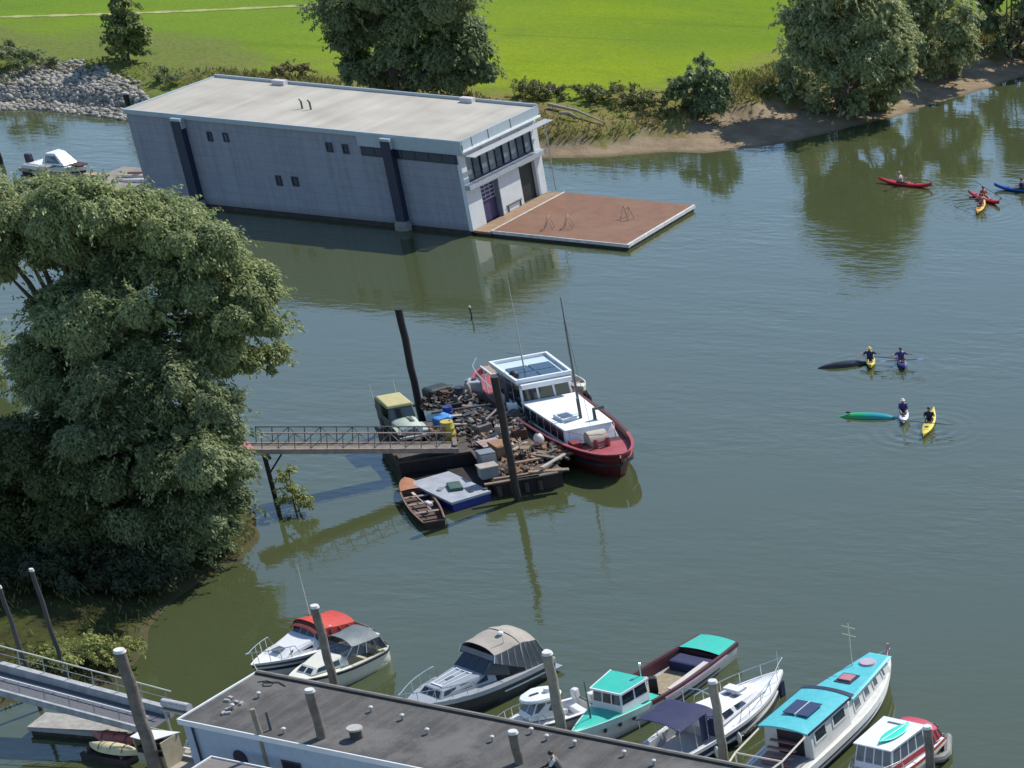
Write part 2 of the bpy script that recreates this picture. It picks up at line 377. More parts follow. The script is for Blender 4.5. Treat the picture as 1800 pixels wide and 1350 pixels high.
# ---- riprap stones on the far bank (left) : nobody could count them
def stones(name, pts, smin, smax, mat):
    base = []
    r = np.random.default_rng(11)
    ico = [(0, 0, -1), (.72, -.53, -.45), (-.28, -.85, -.45), (-.89, 0, -.45), (-.28, .85, -.45), (.72, .53, -.45), (.28, -.85, .45), (-.72, -.53, .45), (-.72, .53, .45), (.28, .85, .45), (.89, 0, .45), (0, 0, 1)]
    icf = [(0, 1, 2), (1, 0, 5), (0, 2, 3), (0, 3, 4), (0, 4, 5), (1, 5, 10), (2, 1, 6), (3, 2, 7), (4, 3, 8), (5, 4, 9), (1, 10, 6), (2, 6, 7), (3, 7, 8), (4, 8, 9), (5, 9, 10), (6, 10, 11), (7, 6, 11), (8, 7, 11), (9, 8, 11), (10, 9, 11)]
    ico = np.array(ico); icf = np.array(icf); n = len(pts); V_ = []; Fc = []; rnd = []
    for k, p in enumerate(pts):
        s = r.uniform(smin, smax)*np.array([1, r.uniform(.6, 1), r.uniform(.45, .8)]); a = r.uniform(0, 6.28)
        q = ico*(s*r.uniform(.75, 1.2, (12, 1))); x = q[:, 0]*math.cos(a)-q[:, 1]*math.sin(a); y = q[:, 0]*math.sin(a)+q[:, 1]*math.cos(a)
        V_.append(np.stack([x, y, q[:, 2]], 1)+p); Fc.append(icf+12*k); rnd += [r.uniform()]*20
    return npmesh(name, np.concatenate(V_), np.concatenate(Fc).ravel(), 3, mat, attrs={'rnd': ('FACE', rnd)})
m, t, b, N, L = nodes('riprap_stone'); STONE = m; b.inputs['Roughness'].default_value = .9
a = N('Attribute'); a.attribute_name = 'rnd'; cr = N('ValToRGB'); cr.color_ramp.elements[0].color = (.10, .09, .075, 1); cr.color_ramp.elements[1].color = (.40, .37, .31, 1); L(a.outputs['Fac'], cr.inputs[0]); L(cr.outputs[0], b.inputs['Base Color'])
pts = []
while len(pts) < 3600:
    px_, py_ = rng.uniform(-120, 262), rng.uniform(108, 214)
    top = np.interp(px_, [-120, 0, 60, 110, 175, 240, 262], [135, 138, 122, 112, 122, 150, 178]); bot = np.interp(px_, [-120, 60, 130, 200, 262], [200, 196, 203, 211, 219])
    if py_ < top+rng.normal()*5 or py_ > bot: continue
    if px_ > 190 and rng.random() < (px_-190)/110: continue
    pts.append((px_, py_))
pts = Gs(pts); pts[:, 2] = np.maximum(pts[:, 2], -.1)+.03
o = stones('riprap_stones', np.array(pts), .12, .34, STONE); tag(o, 'pale rubble stones heaped along the far bank behind the boathouse', 'stones', kind='stuff')

# ---- scrub, reeds and rough grass: leaf blades over the bank
def leafmat(name, c1, c2, tr=.25):
    m, t, b, N, L = nodes(name)
    a = N('Attribute'); a.attribute_name = 'rnd'; cr = N('ValToRGB'); cr.color_ramp.elements[0].color = (*c1, 1); cr.color_ramp.elements[1].color = (*c2, 1); L(a.outputs['Fac'], cr.inputs[0])
    L(cr.outputs[0], b.inputs['Base Color']); b.inputs['Roughness'].default_value = .55; b.inputs['Specular IOR Level'].default_value = .25
    if tr:
        tl = N('BsdfTranslucent'); L(cr.outputs[0], tl.inputs[0]); ms = N('MixShader'); ms.inputs[0].default_value = tr
        L(b.outputs[0], ms.inputs[1]); L(tl.outputs[0], ms.inputs[2]); L(ms.outputs[0], t.nodes['Material Output'].inputs[0])
    return m
def blades(name, base, h, wd, lean, mat, parent=None, hue=None):
    """upright leaf blades: base (n,3), h (n,)"""
    n = len(base); a = rng.uniform(0, 2*math.pi, n); la = rng.uniform(0, 2*math.pi, n)
    tip = base+np.stack([np.cos(la)*lean*h, np.sin(la)*lean*h, h], 1)
    side = np.stack([np.cos(a), np.sin(a), np.zeros(n)], 1)*(wd*rng.uniform(.6, 1.3, n))[:, None]
    mid = base*.5+tip*.5
    v = np.stack([base, mid+side, tip, mid-side], 1).reshape(-1, 3); f = np.arange(4*n)
    return npmesh(name, v, f, 4, mat, parent, attrs={'rnd': ('FACE', rng.uniform(0, 1, n) if hue is None else np.clip(hue+rng.normal(0, .15, n), 0, 1))})
REED = leafmat('bank_scrub_leaves', (.10, .11, .03), (.27, .24, .085))
lo, hi = SHW[1], SHW[-2]
cand = np.stack([rng.uniform(-150, -25, 480000), rng.uniform(160, 262, 480000)], 1)
z, d, al, dt, mw = ground(cand)
dens = (wob(cand, .35, 21)*.5+.5)
rk = sst(al, 2, 3)*(1-sst(al, 5.6, 6.6))
keep = (d > mw-.3+dens*1.2+rk*3.5) & (d < mw+5+dens*4.5) & (rng.random(len(cand)) < .15+.75*np.clip(dens*1.6-.45, 0, 1))
keep &= ~((al > 13.2) & (d < mw+.4))
cb = cand[keep]; zz = z[keep]; hh = .25+.75*np.clip(wob(cb, .35, 21)*.5+.35, 0, 1)*np.where((d[keep]-mw[keep]) < 4.5, 1.25, .6)
o = blades('bank_scrub', np.column_stack([cb, zz-.05]), hh*rng.uniform(.4, 1.0, len(cb)), .06, .6, REED, hue=.5+.45*wob(cb, .22, 33))
tag(o, 'rough grass, reeds and low scrub growing along the far bank', 'scrub', kind='stuff')
cand = np.stack([rng.uniform(-82, -52, 30000), rng.uniform(92, 132, 30000)], 1); z, d, al, dt, mw = ground(cand)
k2 = (dt > .1) & (rng.random(len(cand)) < .35+.5*wob(cand, .8, 40)); cb = cand[k2]
o = blades('bank_grass', np.column_stack([cb, z[k2]-.05]), rng.uniform(.15, .45, len(cb)), .05, .6, leafmat('bank_grass_leaves', (.06, .075, .018), (.18, .19, .055)))  # blade colours darkened for the tree shade as well
tag(o, 'yellowish grass on the near bank under the willow', 'grass', kind='stuff')
# ================================================================== BOATHOUSE (floating) with its landing stage
BO = np.array([-93.84438, 177.80698, 0.]); BY = -0.18643
BA = np.array([math.cos(BY), math.sin(BY), 0]); BB = np.array([-math.sin(BY), math.cos(BY), 0])
BL, BW, BH = 26.49, 11.08, 6.5
def side(px, py):  # photo pixel -> (x, z) on the long near wall
    p = onplane(px, py, BO, BB)-BO; return p@BA, p[2]
def endf(px, py):  # -> (y, z) on the landing-stage end
    p = onplane(px, py, BO+BA*(BL-.05), BA)-BO; return p@BB, p[2]
bh = thing('boathouse', 'long pale two storey floating boathouse with flat roof', 'boathouse', BO, BY)
# plank cladding: board joints, rain streaks, dirty foot
m, t, b, N, L = nodes('pale_cladding'); CLAD = m; b.inputs['Roughness'].default_value = .6
tc = N('TexCoord'); sx = N('SeparateXYZ'); L(tc.outputs['Object'], sx.inputs[0])
mp = N('Mapping'); mp.inputs['Scale'].default_value = (2.2, 2.2, .12); L(tc.outputs['Object'], mp.inputs[0]); n1 = N('TexNoise'); n1.inputs['Scale'].default_value = 1.3; n1.inputs['Detail'].default_value = 6; L(mp.outputs[0], n1.inputs['Vector'])
n2 = N('TexNoise'); n2.inputs['Scale'].default_value = 1.1; n2.inputs['Detail'].default_value = 8; n2.inputs['Roughness'].default_value = .75; L(tc.outputs['Object'], n2.inputs['Vector'])
def saw(sock, per, wd):
    f = N('Math'); f.operation = 'MODULO'; f.inputs[1].default_value = per; L(sock, f.inputs[0]); g_ = N('Math'); g_.operation = 'LESS_THAN'; g_.inputs[1].default_value = wd; L(f.outputs[0], g_.inputs[0]); return g_.outputs[0]
def mixn(f, a, b_):
    x = N('Mix'); x.data_type = 'RGBA'; L(f, x.inputs[0])
    for v, k in ((a, 6), (b_, 7)):
        if isinstance(v, tuple): x.inputs[k].default_value = (*v, 1)
        else: L(v, x.inputs[k])
    return x.outputs[2]
def mrn(x, a, b_, c, d_):
    r_ = N('MapRange'); r_.inputs[1].default_value = a; r_.inputs[2].default_value = b_; r_.inputs[3].default_value = c; r_.inputs[4].default_value = d_; L(x, r_.inputs[0]); return r_.outputs[0]
c = mixn(mrn(n1.outputs[0], .4, .66, 0, .8), (.265, .28, .325), (.205, .22, .26)); c = mixn(mrn(n2.outputs[0], .46, .68, 0, .6), c, (.315, .325, .355))
j1 = N('Math'); j1.operation = 'MULTIPLY'; j1.inputs[1].default_value = .45; L(saw(sx.outputs[2], .62, .035), j1.inputs[0]); c = mixn(j1.outputs[0], c, (.13, .14, .16))
j2 = N('Math'); j2.operation = 'MULTIPLY'; j2.inputs[1].default_value = .4; L(saw(sx.outputs[0], 2.65, .035), j2.inputs[0]); c = mixn(j2.outputs[0], c, (.13, .14, .16))
c = mixn(mrn(sx.outputs[2], .2, .75, .7, 0), c, (.12, .13, .12))
L(c, b.inputs['Base Color'])
CLADW = pm('white_cladding', (.62, .64, .64), .55, var=.06, scale=1.5, dirt=(.45, .45, .43), dirt_amt=.3)
FASC = pm('fascia_metal', (.38, .44, .47), .4, var=.08, metal=.1)
NAVYM = pm('navy_column_paint', (.016, .022, .05), .45, var=.2)
# roof membrane with faint longitudinal bays
m, t, b, N, L = nodes('roof_membrane'); ROOF = m; b.inputs['Roughness'].default_value = .85
tc = N('TexCoord'); mp = N('Mapping'); mp.inputs['Scale'].default_value = (.9, .06, 1); L(tc.outputs['Object'], mp.inputs[0])
n1 = N('TexNoise'); n1.inputs['Scale'].default_value = 1.2; n1.inputs['Detail'].default_value = 5; L(mp.outputs[0], n1.inputs['Vector'])
n2 = N('TexNoise'); n2.inputs['Scale'].default_value = .35; n2.inputs['Detail'].default_value = 7; L(tc.outputs['Object'], n2.inputs['Vector'])
cr = N('ValToRGB'); cr.color_ramp.elements[0].position = .32; cr.color_ramp.elements[0].color = (.31, .285, .235, 1); cr.color_ramp.elements[1].position = .68; cr.color_ramp.elements[1].color = (.465, .43, .36, 1)
ad = N('Math'); ad.operation = 'MULTIPLY_ADD'; ad.inputs[1].default_value = .5; L(n1.outputs[0], ad.inputs[0]); hf = N('Math'); hf.operation = 'MULTIPLY'; hf.inputs[1].default_value = .5; L(n2.outputs[0], hf.inputs[0]); L(hf.outputs[0], ad.inputs[2])
L(ad.outputs[0], cr.inputs[0]); L(cr.outputs[0], b.inputs['Base Color'])

MB().box(.05, BL-.35, .05, BW-.05, .25, 6.15).build('wall', CLAD, bh)
MB().box(-.15, BL-.2, -.12, BW+.12, -.5, .247).build('hull', DIRTY, bh)
# roof: slab, low rim, deeper fascia at the landing end
mbr = MB().box(-.02, BL+.25, -.03, BW+.03, 6.153, 6.42)
mbr.build('roof', ROOF, bh); MB().box(BL-.347, BL+.2, .02, BW-.02, 5.753, 6.15).build('end_fascia', FASC, bh)
rim = MB().box(-.05, BL+.3, -.10, .06, 6.2, 6.5).box(-.1, .04, .063, BW-.063, 6.2, 6.5).box(-.05, BL+.3, BW-.06, BW+.1, 6.0, 6.62).box(BL+.21, BL+.32, .063, BW-.063, 5.75, 6.52)
rim.build('roof_rim', FASC, bh)
MB().box(18.6, BL+.28, -.16, -.103, 5.55, 6.45).build('fascia', FASC, bh)
f2 = MB().box(BL+.323, BL+.38, -.1, BW+.1, 5.72, 5.86); f2.build('white_trim', pm('white_trim', (.78, .8, .8), .4), bh)
MB().box(BL+.322, BL+.345, BW*.33, BW*.33+.04, 5.87, 6.5).box(BL+.322, BL+.345, BW*.62, BW*.62+.04, 5.87, 6.5).box(BL+.322, BL+.345, BW*.12, BW*.12+.04, 5.87, 6.5).build('fascia_joint', DGREY, bh)
# projecting louvre canopy at the landing end
cn = MB()
for k in range(4): cn.box(BL+.40+.18*k, BL+.52+.18*k, .1, BW+.55, 5.42, 5.47)
for y in (.3, 2.9, 5.6, 8.3, 10.9): cn.box(BL-.3, BL+1.08, y, y+.06, 5.35, 5.418)
cn.build('sun_louvre', ALU, bh)
# columns on the near wall
for px_ in (((315, 207), (353, 363)), ((680, 240), (715, 400))):
    x, zt = side(*px_[0]); x = (x+side(*px_[1])[0])/2
    c_ = MB().box(x-.36, x+.36, -.55, .04, .6, 6.12).build('column', NAVYM, bh)
    MB().box(x+.362, x+.42, -.5, .03, 5.6, 6.12).box(x-.36, x+.42, -.57, .0, 6.123, 6.3).build('column_cap', FASC, c_)
    MB().loft([[(x+r*math.cos(a), -.3+r*math.sin(a), z) for a in np.linspace(0, 6.28, 12, endpoint=False)] for z, r in ((-.6, .62), (.35, .6), (.6, .42))]).build('column_foot', pm('concrete_foot', (.24, .23, .2), .9, var=.3), c_)
# small windows
q = [(0, 0, 0), (BL, 0, 0), (BL, 0, BH), (0, 0, BH)]
for i_, (a, b_, c_, d_) in enumerate(((360, 231, 374, 249), (388, 233, 402, 250), (569, 250, 585, 268), (598, 253, 613, 271), (481, 308, 496, 327), (509, 310, 525, 328))):
    x0, z1 = side(a+2, b_); x1, z0 = side(c_+1, d_)
    wf = MB().frame(q, x0/BL, x1/BL, z0/BH, z1/BH, .10/BL, .10/BH, .03, .09).build('window', NAVYM, bh)
    if i_ == 1:
        MB().panel(q, x0/BL+.1/BL, x1/BL-.1/BL, z0/BH+.1/BH, z1/BH-.1/BH, -.02, .02).build('pane', PANE, wf)
    else: MB().panel(q, x0/BL+.1/BL, x1/BL-.1/BL, z0/BH+.1/BH, z1/BH-.1/BH, -.02, .02).build('pane', GLASS, wf)
# ribbon window turning the corner
x0, z1 = side(633, 256); x1, z0 = side(822, 290); zt = side(633, 255)[1]; zb = side(636, 273)[1]
rb = MB().box(x0, BL-.25, -.03, .04, zb, zt).build('ribbon_window', NAVYM, bh)
rp = MB()
for k in range(7):
    u0 = x0+.12+(BL-.4-x0)*k/7; rp.box(u0, u0+(BL-.4-x0)/7-.14, -.045, -.032, zb+.1, zt-.1)
rp.build('pane', GLASS, rb)
MB().box(x0+2.8, BL+.2, -.22, -.103, zt+.03, zt+.1).build('window_hood', FASC, bh)
# landing end: white frame wall, glazed upper floor, two big doors
ew = MB()
e0 = BL-.35
def ebox(y0, y1, z0, z1, d0=0., d1=.3): ew.box(e0+d0, e0+d1, y0, y1, z0, z1)
y1a, zd1t = endf(845, 335); y1b, _ = endf(871, 320); y2a, zd2t = endf(912, 300); y2b, _ = endf(940, 290)
zd = 3.0; zg0, zg1 = 3.45, 5.3
ya, yb = max(.55, y1a), y1b
ebox(0, ya, .25, zg0); ebox(yb, y2a, .25, zd); ebox(y2b, BW, .25, zg0); ebox(ya, y2b, zd, zg0); ebox(0, .7, zg0, 5.75); ebox(BW-.95, BW, zg0, 5.75); ebox(.7, BW-.95, zg1, 5.75)
ew.build('end_wall', CLADW, bh)
MB().box(BL-.05, BL+.35, -.02, BW+.02, zg0-.32, zg0-.02).build('ledge', pm('grey_ledge', (.34, .37, .4), .5), bh)
MB().box(BL-.05, BL+.15, ya-.1, yb+.25, zd-.02, zd+.1).box(BL-.05, BL+.15, y2a-.1, y2b+.25, zd-.02, zd+.1).build('door_head', CLADW, bh)
gz0 = .7; n_ = 9; gw = (BW-.95-.7)/n_
gf = MB()
for k in range(n_+1): gf.box(e0+.1, e0+.24, gz0+gw*k-.05, gz0+gw*k+.05, zg0, zg1)
gf.box(e0+.1, e0+.24, .7, BW-.95, zg0, zg0+.12)
gfo = gf.build('glazing', NAVYM, bh)
CURT = pm('curtain_behind_glass', (.17, .19, .21), .3, var=.4, scale=2, spec=.8)
for k in range(n_):
    MB().box(e0+.12, e0+.16, gz0+gw*k+.052, gz0+gw*(k+1)-.052, zg0+.122, zg1-.01).build('pane', GLASS if k in (4, 1, 7) else CURT, gfo)
d1 = MB().box(e0+.02, e0+.1, ya, yb, .3, zd).build('door', pm('purple_door', (.045, .036, .10), .5, var=.2), bh)
lt = MB()
for k in range(5): lt.box(e0+.103, e0+.13, ya+.06, yb-.06, 1.75+.27*k, 1.82+.27*k)
for k in range(4): lt.box(e0+.133, e0+.15, ya+.06+(yb-ya-.2)*k/3, ya+.14+(yb-ya-.2)*k/3, 1.75, 2.9)
lt.build('door_lattice', pm('pale_lattice', (.36, .36, .44), .5), d1)
d2 = MB().box(e0+.005, e0+.03, y2a, y2b, .3, zd).build('open_doorway', BLACK, bh)
MB().box(e0+.05, e0+.5, yb-.02, yb+.08, .3, zd).build('sliding_door', pm('door_edge', (.2, .23, .27), .5), bh)
# thin struts/ladder at the far corner of the end wall
MB().tube([(BL+.5, BW+.3, .4), (BL+.5, BW+.3, 5.4)], .05).build('corner_post', GALV, bh)
# roof fittings
rv = MB()
x, y_ = (U(541, 190, 6.42)-BO)@BA, (U(541, 192, 6.42)-BO)@BB
for dx in (-.25, .45):
    MB().tube([(x+dx, y_, 6.42), (x+dx, y_, 6.95), (x+dx-.12, y_, 7.08)], .07).build('vent_pipe', DGREY, bh)
for px_, py_ in ((497, 142), (842, 166)):
    p = U(px_, py_, 6.6)-BO; x, y_ = p@BA, p@BB
    MB().box(x-.5, x+.5, BW-.7, BW-.15, 6.42, 6.75).build('roof_box', pm('pale_box', (.55, .5, .52), .6), bh)

# landing stage: brown walkway strip and wide float
DECK = pm('brown_deck', (.19, .092, .052), .85, var=.18, scale=1.5, dirt=(.22, .13, .08), dirt_amt=.55, dirt_scale=.35, bump=.01)
DECK2 = pm('tan_deck', (.27, .17, .10), .85, var=.2, scale=2, dirt=(.32, .25, .17), dirt_amt=.5)
wk = thing('walkway', 'tan decked walkway along the boathouse doors', 'walkway', BO, BY)
MB().box(BL-.02, BL+1.4, -.02, BW+.05, .18, .32).build('deck', DECK2, wk)
MB().box(BL+.06, BL+1.3, .1, BW-.1, -.3, .177).build('floats', DIRTY, wk)
L0, L1 = BL+1.3, BL+12.18
ls = thing('landing_stage', 'broad reddish brown rowing landing stage with white edges', 'landing stage', BO, BY)
MB().box(L0+.12, L1-.24, .13, BW-.05, .22, .4).build('deck', DECK, ls)
WE = pm('white_edge', (.60, .58, .54), .7, var=.25, dirt=(.35, .3, .26), dirt_amt=.5)
MB().box(L0, L1, .04, 0.127, .2, .42).box(L1-.237, L1-.08, .13, BW, .2, .42).box(L0+.03, L0+.117, .13, BW, .2, .43).build('edge_board', WE, ls)
MB().box(L0+.1, L1-.15, .15, BW-.2, -.3, .197).build('floats', DIRTY, ls)
# three sawhorse boat rests
def trestle(px_, py_, lab, rz):
    p = U(px_, py_, .42); tr = thing('boat_trestle', lab, 'trestle', p, rz, 'boat trestles on the landing stage')
    for s in (-1, 1):
        MB().tube([(-.32, .38*s, 0), (0, .3*s, .85), (.32, .38*s, 0)], .035).build('leg', TAN, tr)
    MB().tube([(0, -.3, .85), (0, 0, .68), (0, .3, .85)], .03).build('sling', TAN, tr)
trestle(966, 401, 'wooden boat trestle nearest the boathouse doors on the landing stage', BY+.3)
trestle(1000, 399, 'wooden boat trestle in the middle of the landing stage near its front edge', BY+.3)
trestle(1103, 384, 'wooden boat trestle standing alone toward the outer end of the landing stage', BY+1.2)
# bench in front of the wall between the doors
p = U(903, 366, .34)
bn = thing('bench', 'dark low bench between the two boathouse doors', 'bench', p, BY)
MB().box(-.2, .2, -1.1, 1.1, .4, .46).build('seat', WOODD, bn)
for y_ in (-.9, .9): MB().box(-.17, .17, y_-.05, y_+.05, 0, .397).build('leg', DGREY, bn)

# float with long boats at the other end of the boathouse
fl = thing('floating_jetty', 'grey floating jetty behind the left end of the boathouse', 'jetty', BO, BY)
MB().box(-6.6, -.4, .9, 6.6, .12, .4).build('deck', WOODG, fl)
MB().box(-6.4, -.6, 1.1, 6.4, -.3, .117).build('floats', DIRTY, fl)
def slim_boat(x, y, l, wd, mat, lab, rz):
    r = thing('rowing_boat', lab, 'rowing boat', BO+BA*x+BB*y+np.array([0, 0, .41]), BY+rz, 'rowing boats stored on the jetty')
    rings = []
    for k in range(11):
        tt = k/10; hb = wd/2*max(.04, math.sin(math.pi*tt)**.7)
        rings.append([(l*(tt-.5), hb*math.cos(a), .02+.26*max(0, math.sin(a))*(.4+.6*math.sin(math.pi*tt))) for a in np.linspace(0, math.pi, 7)]+[(l*(tt-.5), 0, 0)])
    MB().loft(rings).build('hull', mat, r, smooth=True)
slim_boat(-2.7, 4.4, 5.2, .62, pm('pale_hull', (.55, .47, .38), .4), 'pale upturned rowing boat in the middle of the jetty', .25)
slim_boat(-2.2, 3.3, 4.6, .6, pm('white_hull2', (.68, .62, .56), .4), 'white upturned rowing boat nearest the jetty front edge', .25)
slim_boat(-2.6, 5.4, 5.0, .6, pm('red_brown_hull', (.36, .16, .11), .4), 'reddish upturned rowing boat at the far side of the jetty', .25)
# ================================================================== BOATS
class Hull:
    """x forward, y left, z up, waterline z = 0, origin amidships; fb = freeboard at stern and bow"""
    def __init__(s, root, L, B, fs, fb, tr=.82, pw=2.2, rnd=False, rake=.35, mid=.45, draft=.3, flare=.86, sheer=1.6, stern_round=False):
        s.__dict__.update(root=root, L=L, B=B, fs=fs, fb=fb, tr=tr, pw=pw, rnd=rnd, rake=rake, mid=mid, draft=draft, flare=flare, sheer=sheer, sr=stern_round)
    def hb(s, t):
        if t < s.mid:
            k = s.tr+(1-s.tr)*math.sin(t/s.mid*math.pi/2)
            if s.sr: k *= math.sqrt(max(.02, 1-(max(0, (s.mid*.35-t))/(s.mid*.35))**2))
            return s.B/2*k
        q = (t-s.mid)/(1-s.mid); v = 1-q**s.pw
        return s.B/2*max(.015, math.sqrt(max(0, v)) if s.rnd else v)
    def gz(s, t): return s.fs+(s.fb-s.fs)*t**s.sheer
    def x(s, t, z=None):
        r = 0 if z is None else s.rake*((z/s.gz(t))-1)*t**6
        return s.L*(t-.5)+r
    def ring(s, t):
        h, g = s.hb(t), s.gz(t)
        f = s.flare-(.28*t**5)
        pts = []
        for sg in (1, -1):
            col = [(h, g), (h*(f+(1-f)*.45), g*.45), (h*f, 0.), (h*f*.55, -s.draft)]
            col = [(s.x(t, z), sg*y, z) for y, z in col]
            pts += col if sg == 1 else col[::-1]
        return pts
    def hull(s, mat, n=22, name='hull'):
        ts = [k/n for k in range(n+1)]; ts = sorted(set([round(t, 4) for t in ts]+[.97, .985, .993]))
        mb = MB(); mb.loft([s.ring(t) for t in ts], closed=False, cap=False)
        nr = 8; mb.f.append(tuple(range(0, nr)))
        return mb.build(name, mat, s.root, smooth=True, angle=50)
    def deck(s, mat, t0, t1, dz=-.03, crown=.05, n=12, name='deck', parent=None, inset=0., bulk=None):
        mb = MB(); rows = []
        for k in range(n+1):
            t = t0+(t1-t0)*k/n; h = max(.01, s.hb(t)-inset); g = s.gz(t)+dz
            rows.append([(s.x(t), h*v, g+crown*(1-v*v)) for v in (1, .5, 0, -.5, -1)])
        mb.loft(rows, closed=False, cap=False)
        return mb.build(name, mat, parent or s.root, smooth=True)
    def well(s, mat, t0, t1, floor, inset=.14, n=10, name='cockpit', rim=None):
        mb = MB(); rows = []
        for k in range(n+1):
            t = t0+(t1-t0)*k/n; h = s.hb(t); g = s.gz(t); hi = max(.02, h-inset); xx = s.x(t)
            rows.append([(xx, h, g-.01), (xx, hi, g), (xx, hi, floor), (xx, -hi, floor), (xx, -hi, g), (xx, -h, g-.01)])
        mb.loft(rows, closed=False, cap=False)
        a, b = rows[0], rows[-1]
        mb.add(a, [(1, 2, 3, 4)]); mb.add(b, [(4, 3, 2, 1)])
        return mb.build(name, mat, s.root)
    def rail(s, mat, t0=0., t1=1., dz=0., w=.05, h=.06, n=24, name='rubbing_strake', out=.0, stern=True):
        mb = MB()
        for sg in (1, -1):
            rows = []
            for k in range(n+1):
                t = t0+(t1-t0)*k/n; y = sg*(s.hb(t)*(1+dz*.1)+out); g = s.gz(t)+dz; xx = s.x(t, max(0, g))
                rows.append([(xx, y+sg*w, g), (xx, y+sg*w, g-h), (xx, y-sg*w, g-h), (xx, y-sg*w, g)])
            mb.loft(rows)
        if stern and t0 == 0:
            g = s.gz(0)+dz; h_ = s.hb(0); mb.box(-s.L/2-w, -s.L/2+w, -h_+w*1.01, h_-w*1.01, g-h, g)
        return mb.build(name, mat, s.root)
    def pulpit(s, mat, t0, h=.55, inset=.08, r=.022, n=9, name='pulpit_rail', mid=False):
        mb = MB(); pts = []
        for k in range(n+1):
            t = t0+(1-t0)*k/n; pts.append((s.x(t)+(.12*(k/n)), s.hb(t)-inset if k < n else .02, s.gz(t)+h))
        full = pts+[(x, -y, z) for x, y, z in pts[::-1]]
        mb.tube([(full[0][0]-.25, full[0][1], s.gz(t0))]+full+[(full[-1][0]-.25, full[-1][1], s.gz(t0))], r, 5)
        for k in range(1, n, 2):
            for sg in (1, -1):
                x, y, z = pts[k]; mb.tube([(x, sg*y, z-h), (x, sg*y, z)], r*.8, 5)
        return mb.build(name, mat, s.root)

def frustum(x0, x1, yb0, yb1, yt0, yt1, z0, z1, bx=0., fx=0., zf=None, zt1=None):
    """cabin corners: rear x0, front x1; half widths bottom/top, rear/front; rear/front slope; zt1 = roof height at the front"""
    zt1 = z1 if zt1 is None else zt1; zf = z0 if zf is None else zf
    b = [(x0, -yb0, z0), (x1, -yb1, zf), (x1, yb1, zf), (x0, yb0, z0)]
    t = [(x0+bx, -yt0, z1), (x1-fx, -yt1, zt1), (x1-fx, yt1, zt1), (x0+bx, yt0, z1)]
    faces = dict(R=(b[0], b[1], t[1], t[0]), L=(b[2], b[3], t[3], t[2]), F=(b[1], b[2], t[2], t[1]), B=(b[3], b[0], t[0], t[3]), T=(t[0], t[1], t[2], t[3]))
    return b, t, faces
def cabin(root, mat, *a, name='cabin', bevel=.05, **k):
    b, t, f = frustum(*a, **k); o = MB().hexa(b, t).build(name, mat, root, bevel=bevel); return o, f
def windows(parent, face, spans, v0, v1, mat=GLASS, name='window', off=.012, frame=None, th=.02):
    for u0, u1 in spans:
        o = MB().panel(face, u0, u1, v0, v1, off, th).build(name, mat, parent)
def split_spans(n, a=.06, b=.94, gap=.05):
    w_ = (b-a-gap*(n-1))/n; return [(a+k*(w_+gap), a+k*(w_+gap)+w_) for k in range(n)]
def arch(root, x0, x1, hw0, hw1, z0, z1_0, z1_1, mat, name='canopy', n=8, side_mat=None, crown=.18, front=0., back=0., drop=.35, z0f=None):
    """canvas hood: roof skin (mat) and side curtain (side_mat); x0 rear, x1 front"""
    z0f = z0 if z0f is None else z0f
    def top(x):
        k = (x-x0)/(x1-x0); hw = hw0+(hw1-hw0)*k; zt = z1_0+(z1_1-z1_0)*k
        return [(x, hw*v, zt-crown*abs(v)**3) for v in np.linspace(-1, 1, n+1)]
    xs_ = np.linspace(x0+back, x1-front, 5)
    mb = MB(); rows = []
    for x in xs_:
        r = top(x); sag = .03*math.sin((x-x0)/(x1-x0)*math.pi*3)
        rows.append([(p[0], p[1], p[2]+sag) for p in r]+[(p[0], p[1]*.985, p[2]-.03+sag) for p in r[::-1]])
    o = mb.loft(rows).build(name, mat, root, smooth=True)
    if side_mat is not None:
        for sg in (1, -1):
            m2 = MB(); rr = []
            for k, x in enumerate(xs_):
                tt = (x-x0)/(x1-x0); hw = hw0+(hw1-hw0)*tt; p = top(x)[-1 if sg > 0 else 0]
                xb = x0+(x1-x0)*k/4; zz = z0+(z0f-z0)*tt
                rr.append([(xb, sg*(hw+.06), zz), (p[0], p[1]*1.005, p[2]+.0), (p[0], p[1]*.985, p[2]), (xb, sg*(hw+.03), zz)])
            m2.loft(rr).build('side_curtain', side_mat, root)
            for k in range(5): MB().tube([(rr[k][0][0], rr[k][0][1]+sg*.01, rr[k][0][2]), (rr[k][1][0], rr[k][1][1]+sg*.01, rr[k][1][2])], .025, 5).build('canopy_bow', STEEL if mat is not NAVY else NAVY, root)
        for xe, xb, hw, zz in ((xs_[0], x0, hw0, z0), (xs_[-1], x1, hw1, z0f)):
            r = top(xe); m2 = MB(); q = [(xb, -hw, zz), (xb, hw, zz), r[-1], r[0]]
            if xb == x1: m2.panel(q, 0, 1, 0, 1, .0, .015)
            else: m2.panel([q[1], q[0], q[3], q[2]], 0, 1, 0, 1, .0, .015)
            m2.build('end_curtain', side_mat, root)
    return o
def boat(name, label, cat, stern, bow, z_s, z_b, group=None):
    """place by the photo position of stern middle and bow tip; returns root and length"""
    a = U(*stern, z_s); c = U(*bow, z_b); d = c-a; l = math.hypot(d[0], d[1])
    mid = (a+c)/2; r = thing(name, label, cat, (mid[0], mid[1], 0), math.atan2(d[1], d[0]), group)
    return r, l
def antenna(root, x, y, z, h, r=.02, lean=.0, mat=None, name='antenna'):
    return MB().tube([(x, y, z), (x-lean, y, z+h)], [r, r*.5], 5).build(name, mat or pm('pale_mast', (.6, .6, .56), .5), root)
def fender(root, x, y, z, mat=None):
    return MB().ell((x, y, z), (.11, .11, .32), 8, 6).build('fender', mat or DGREY, root, smooth=True)

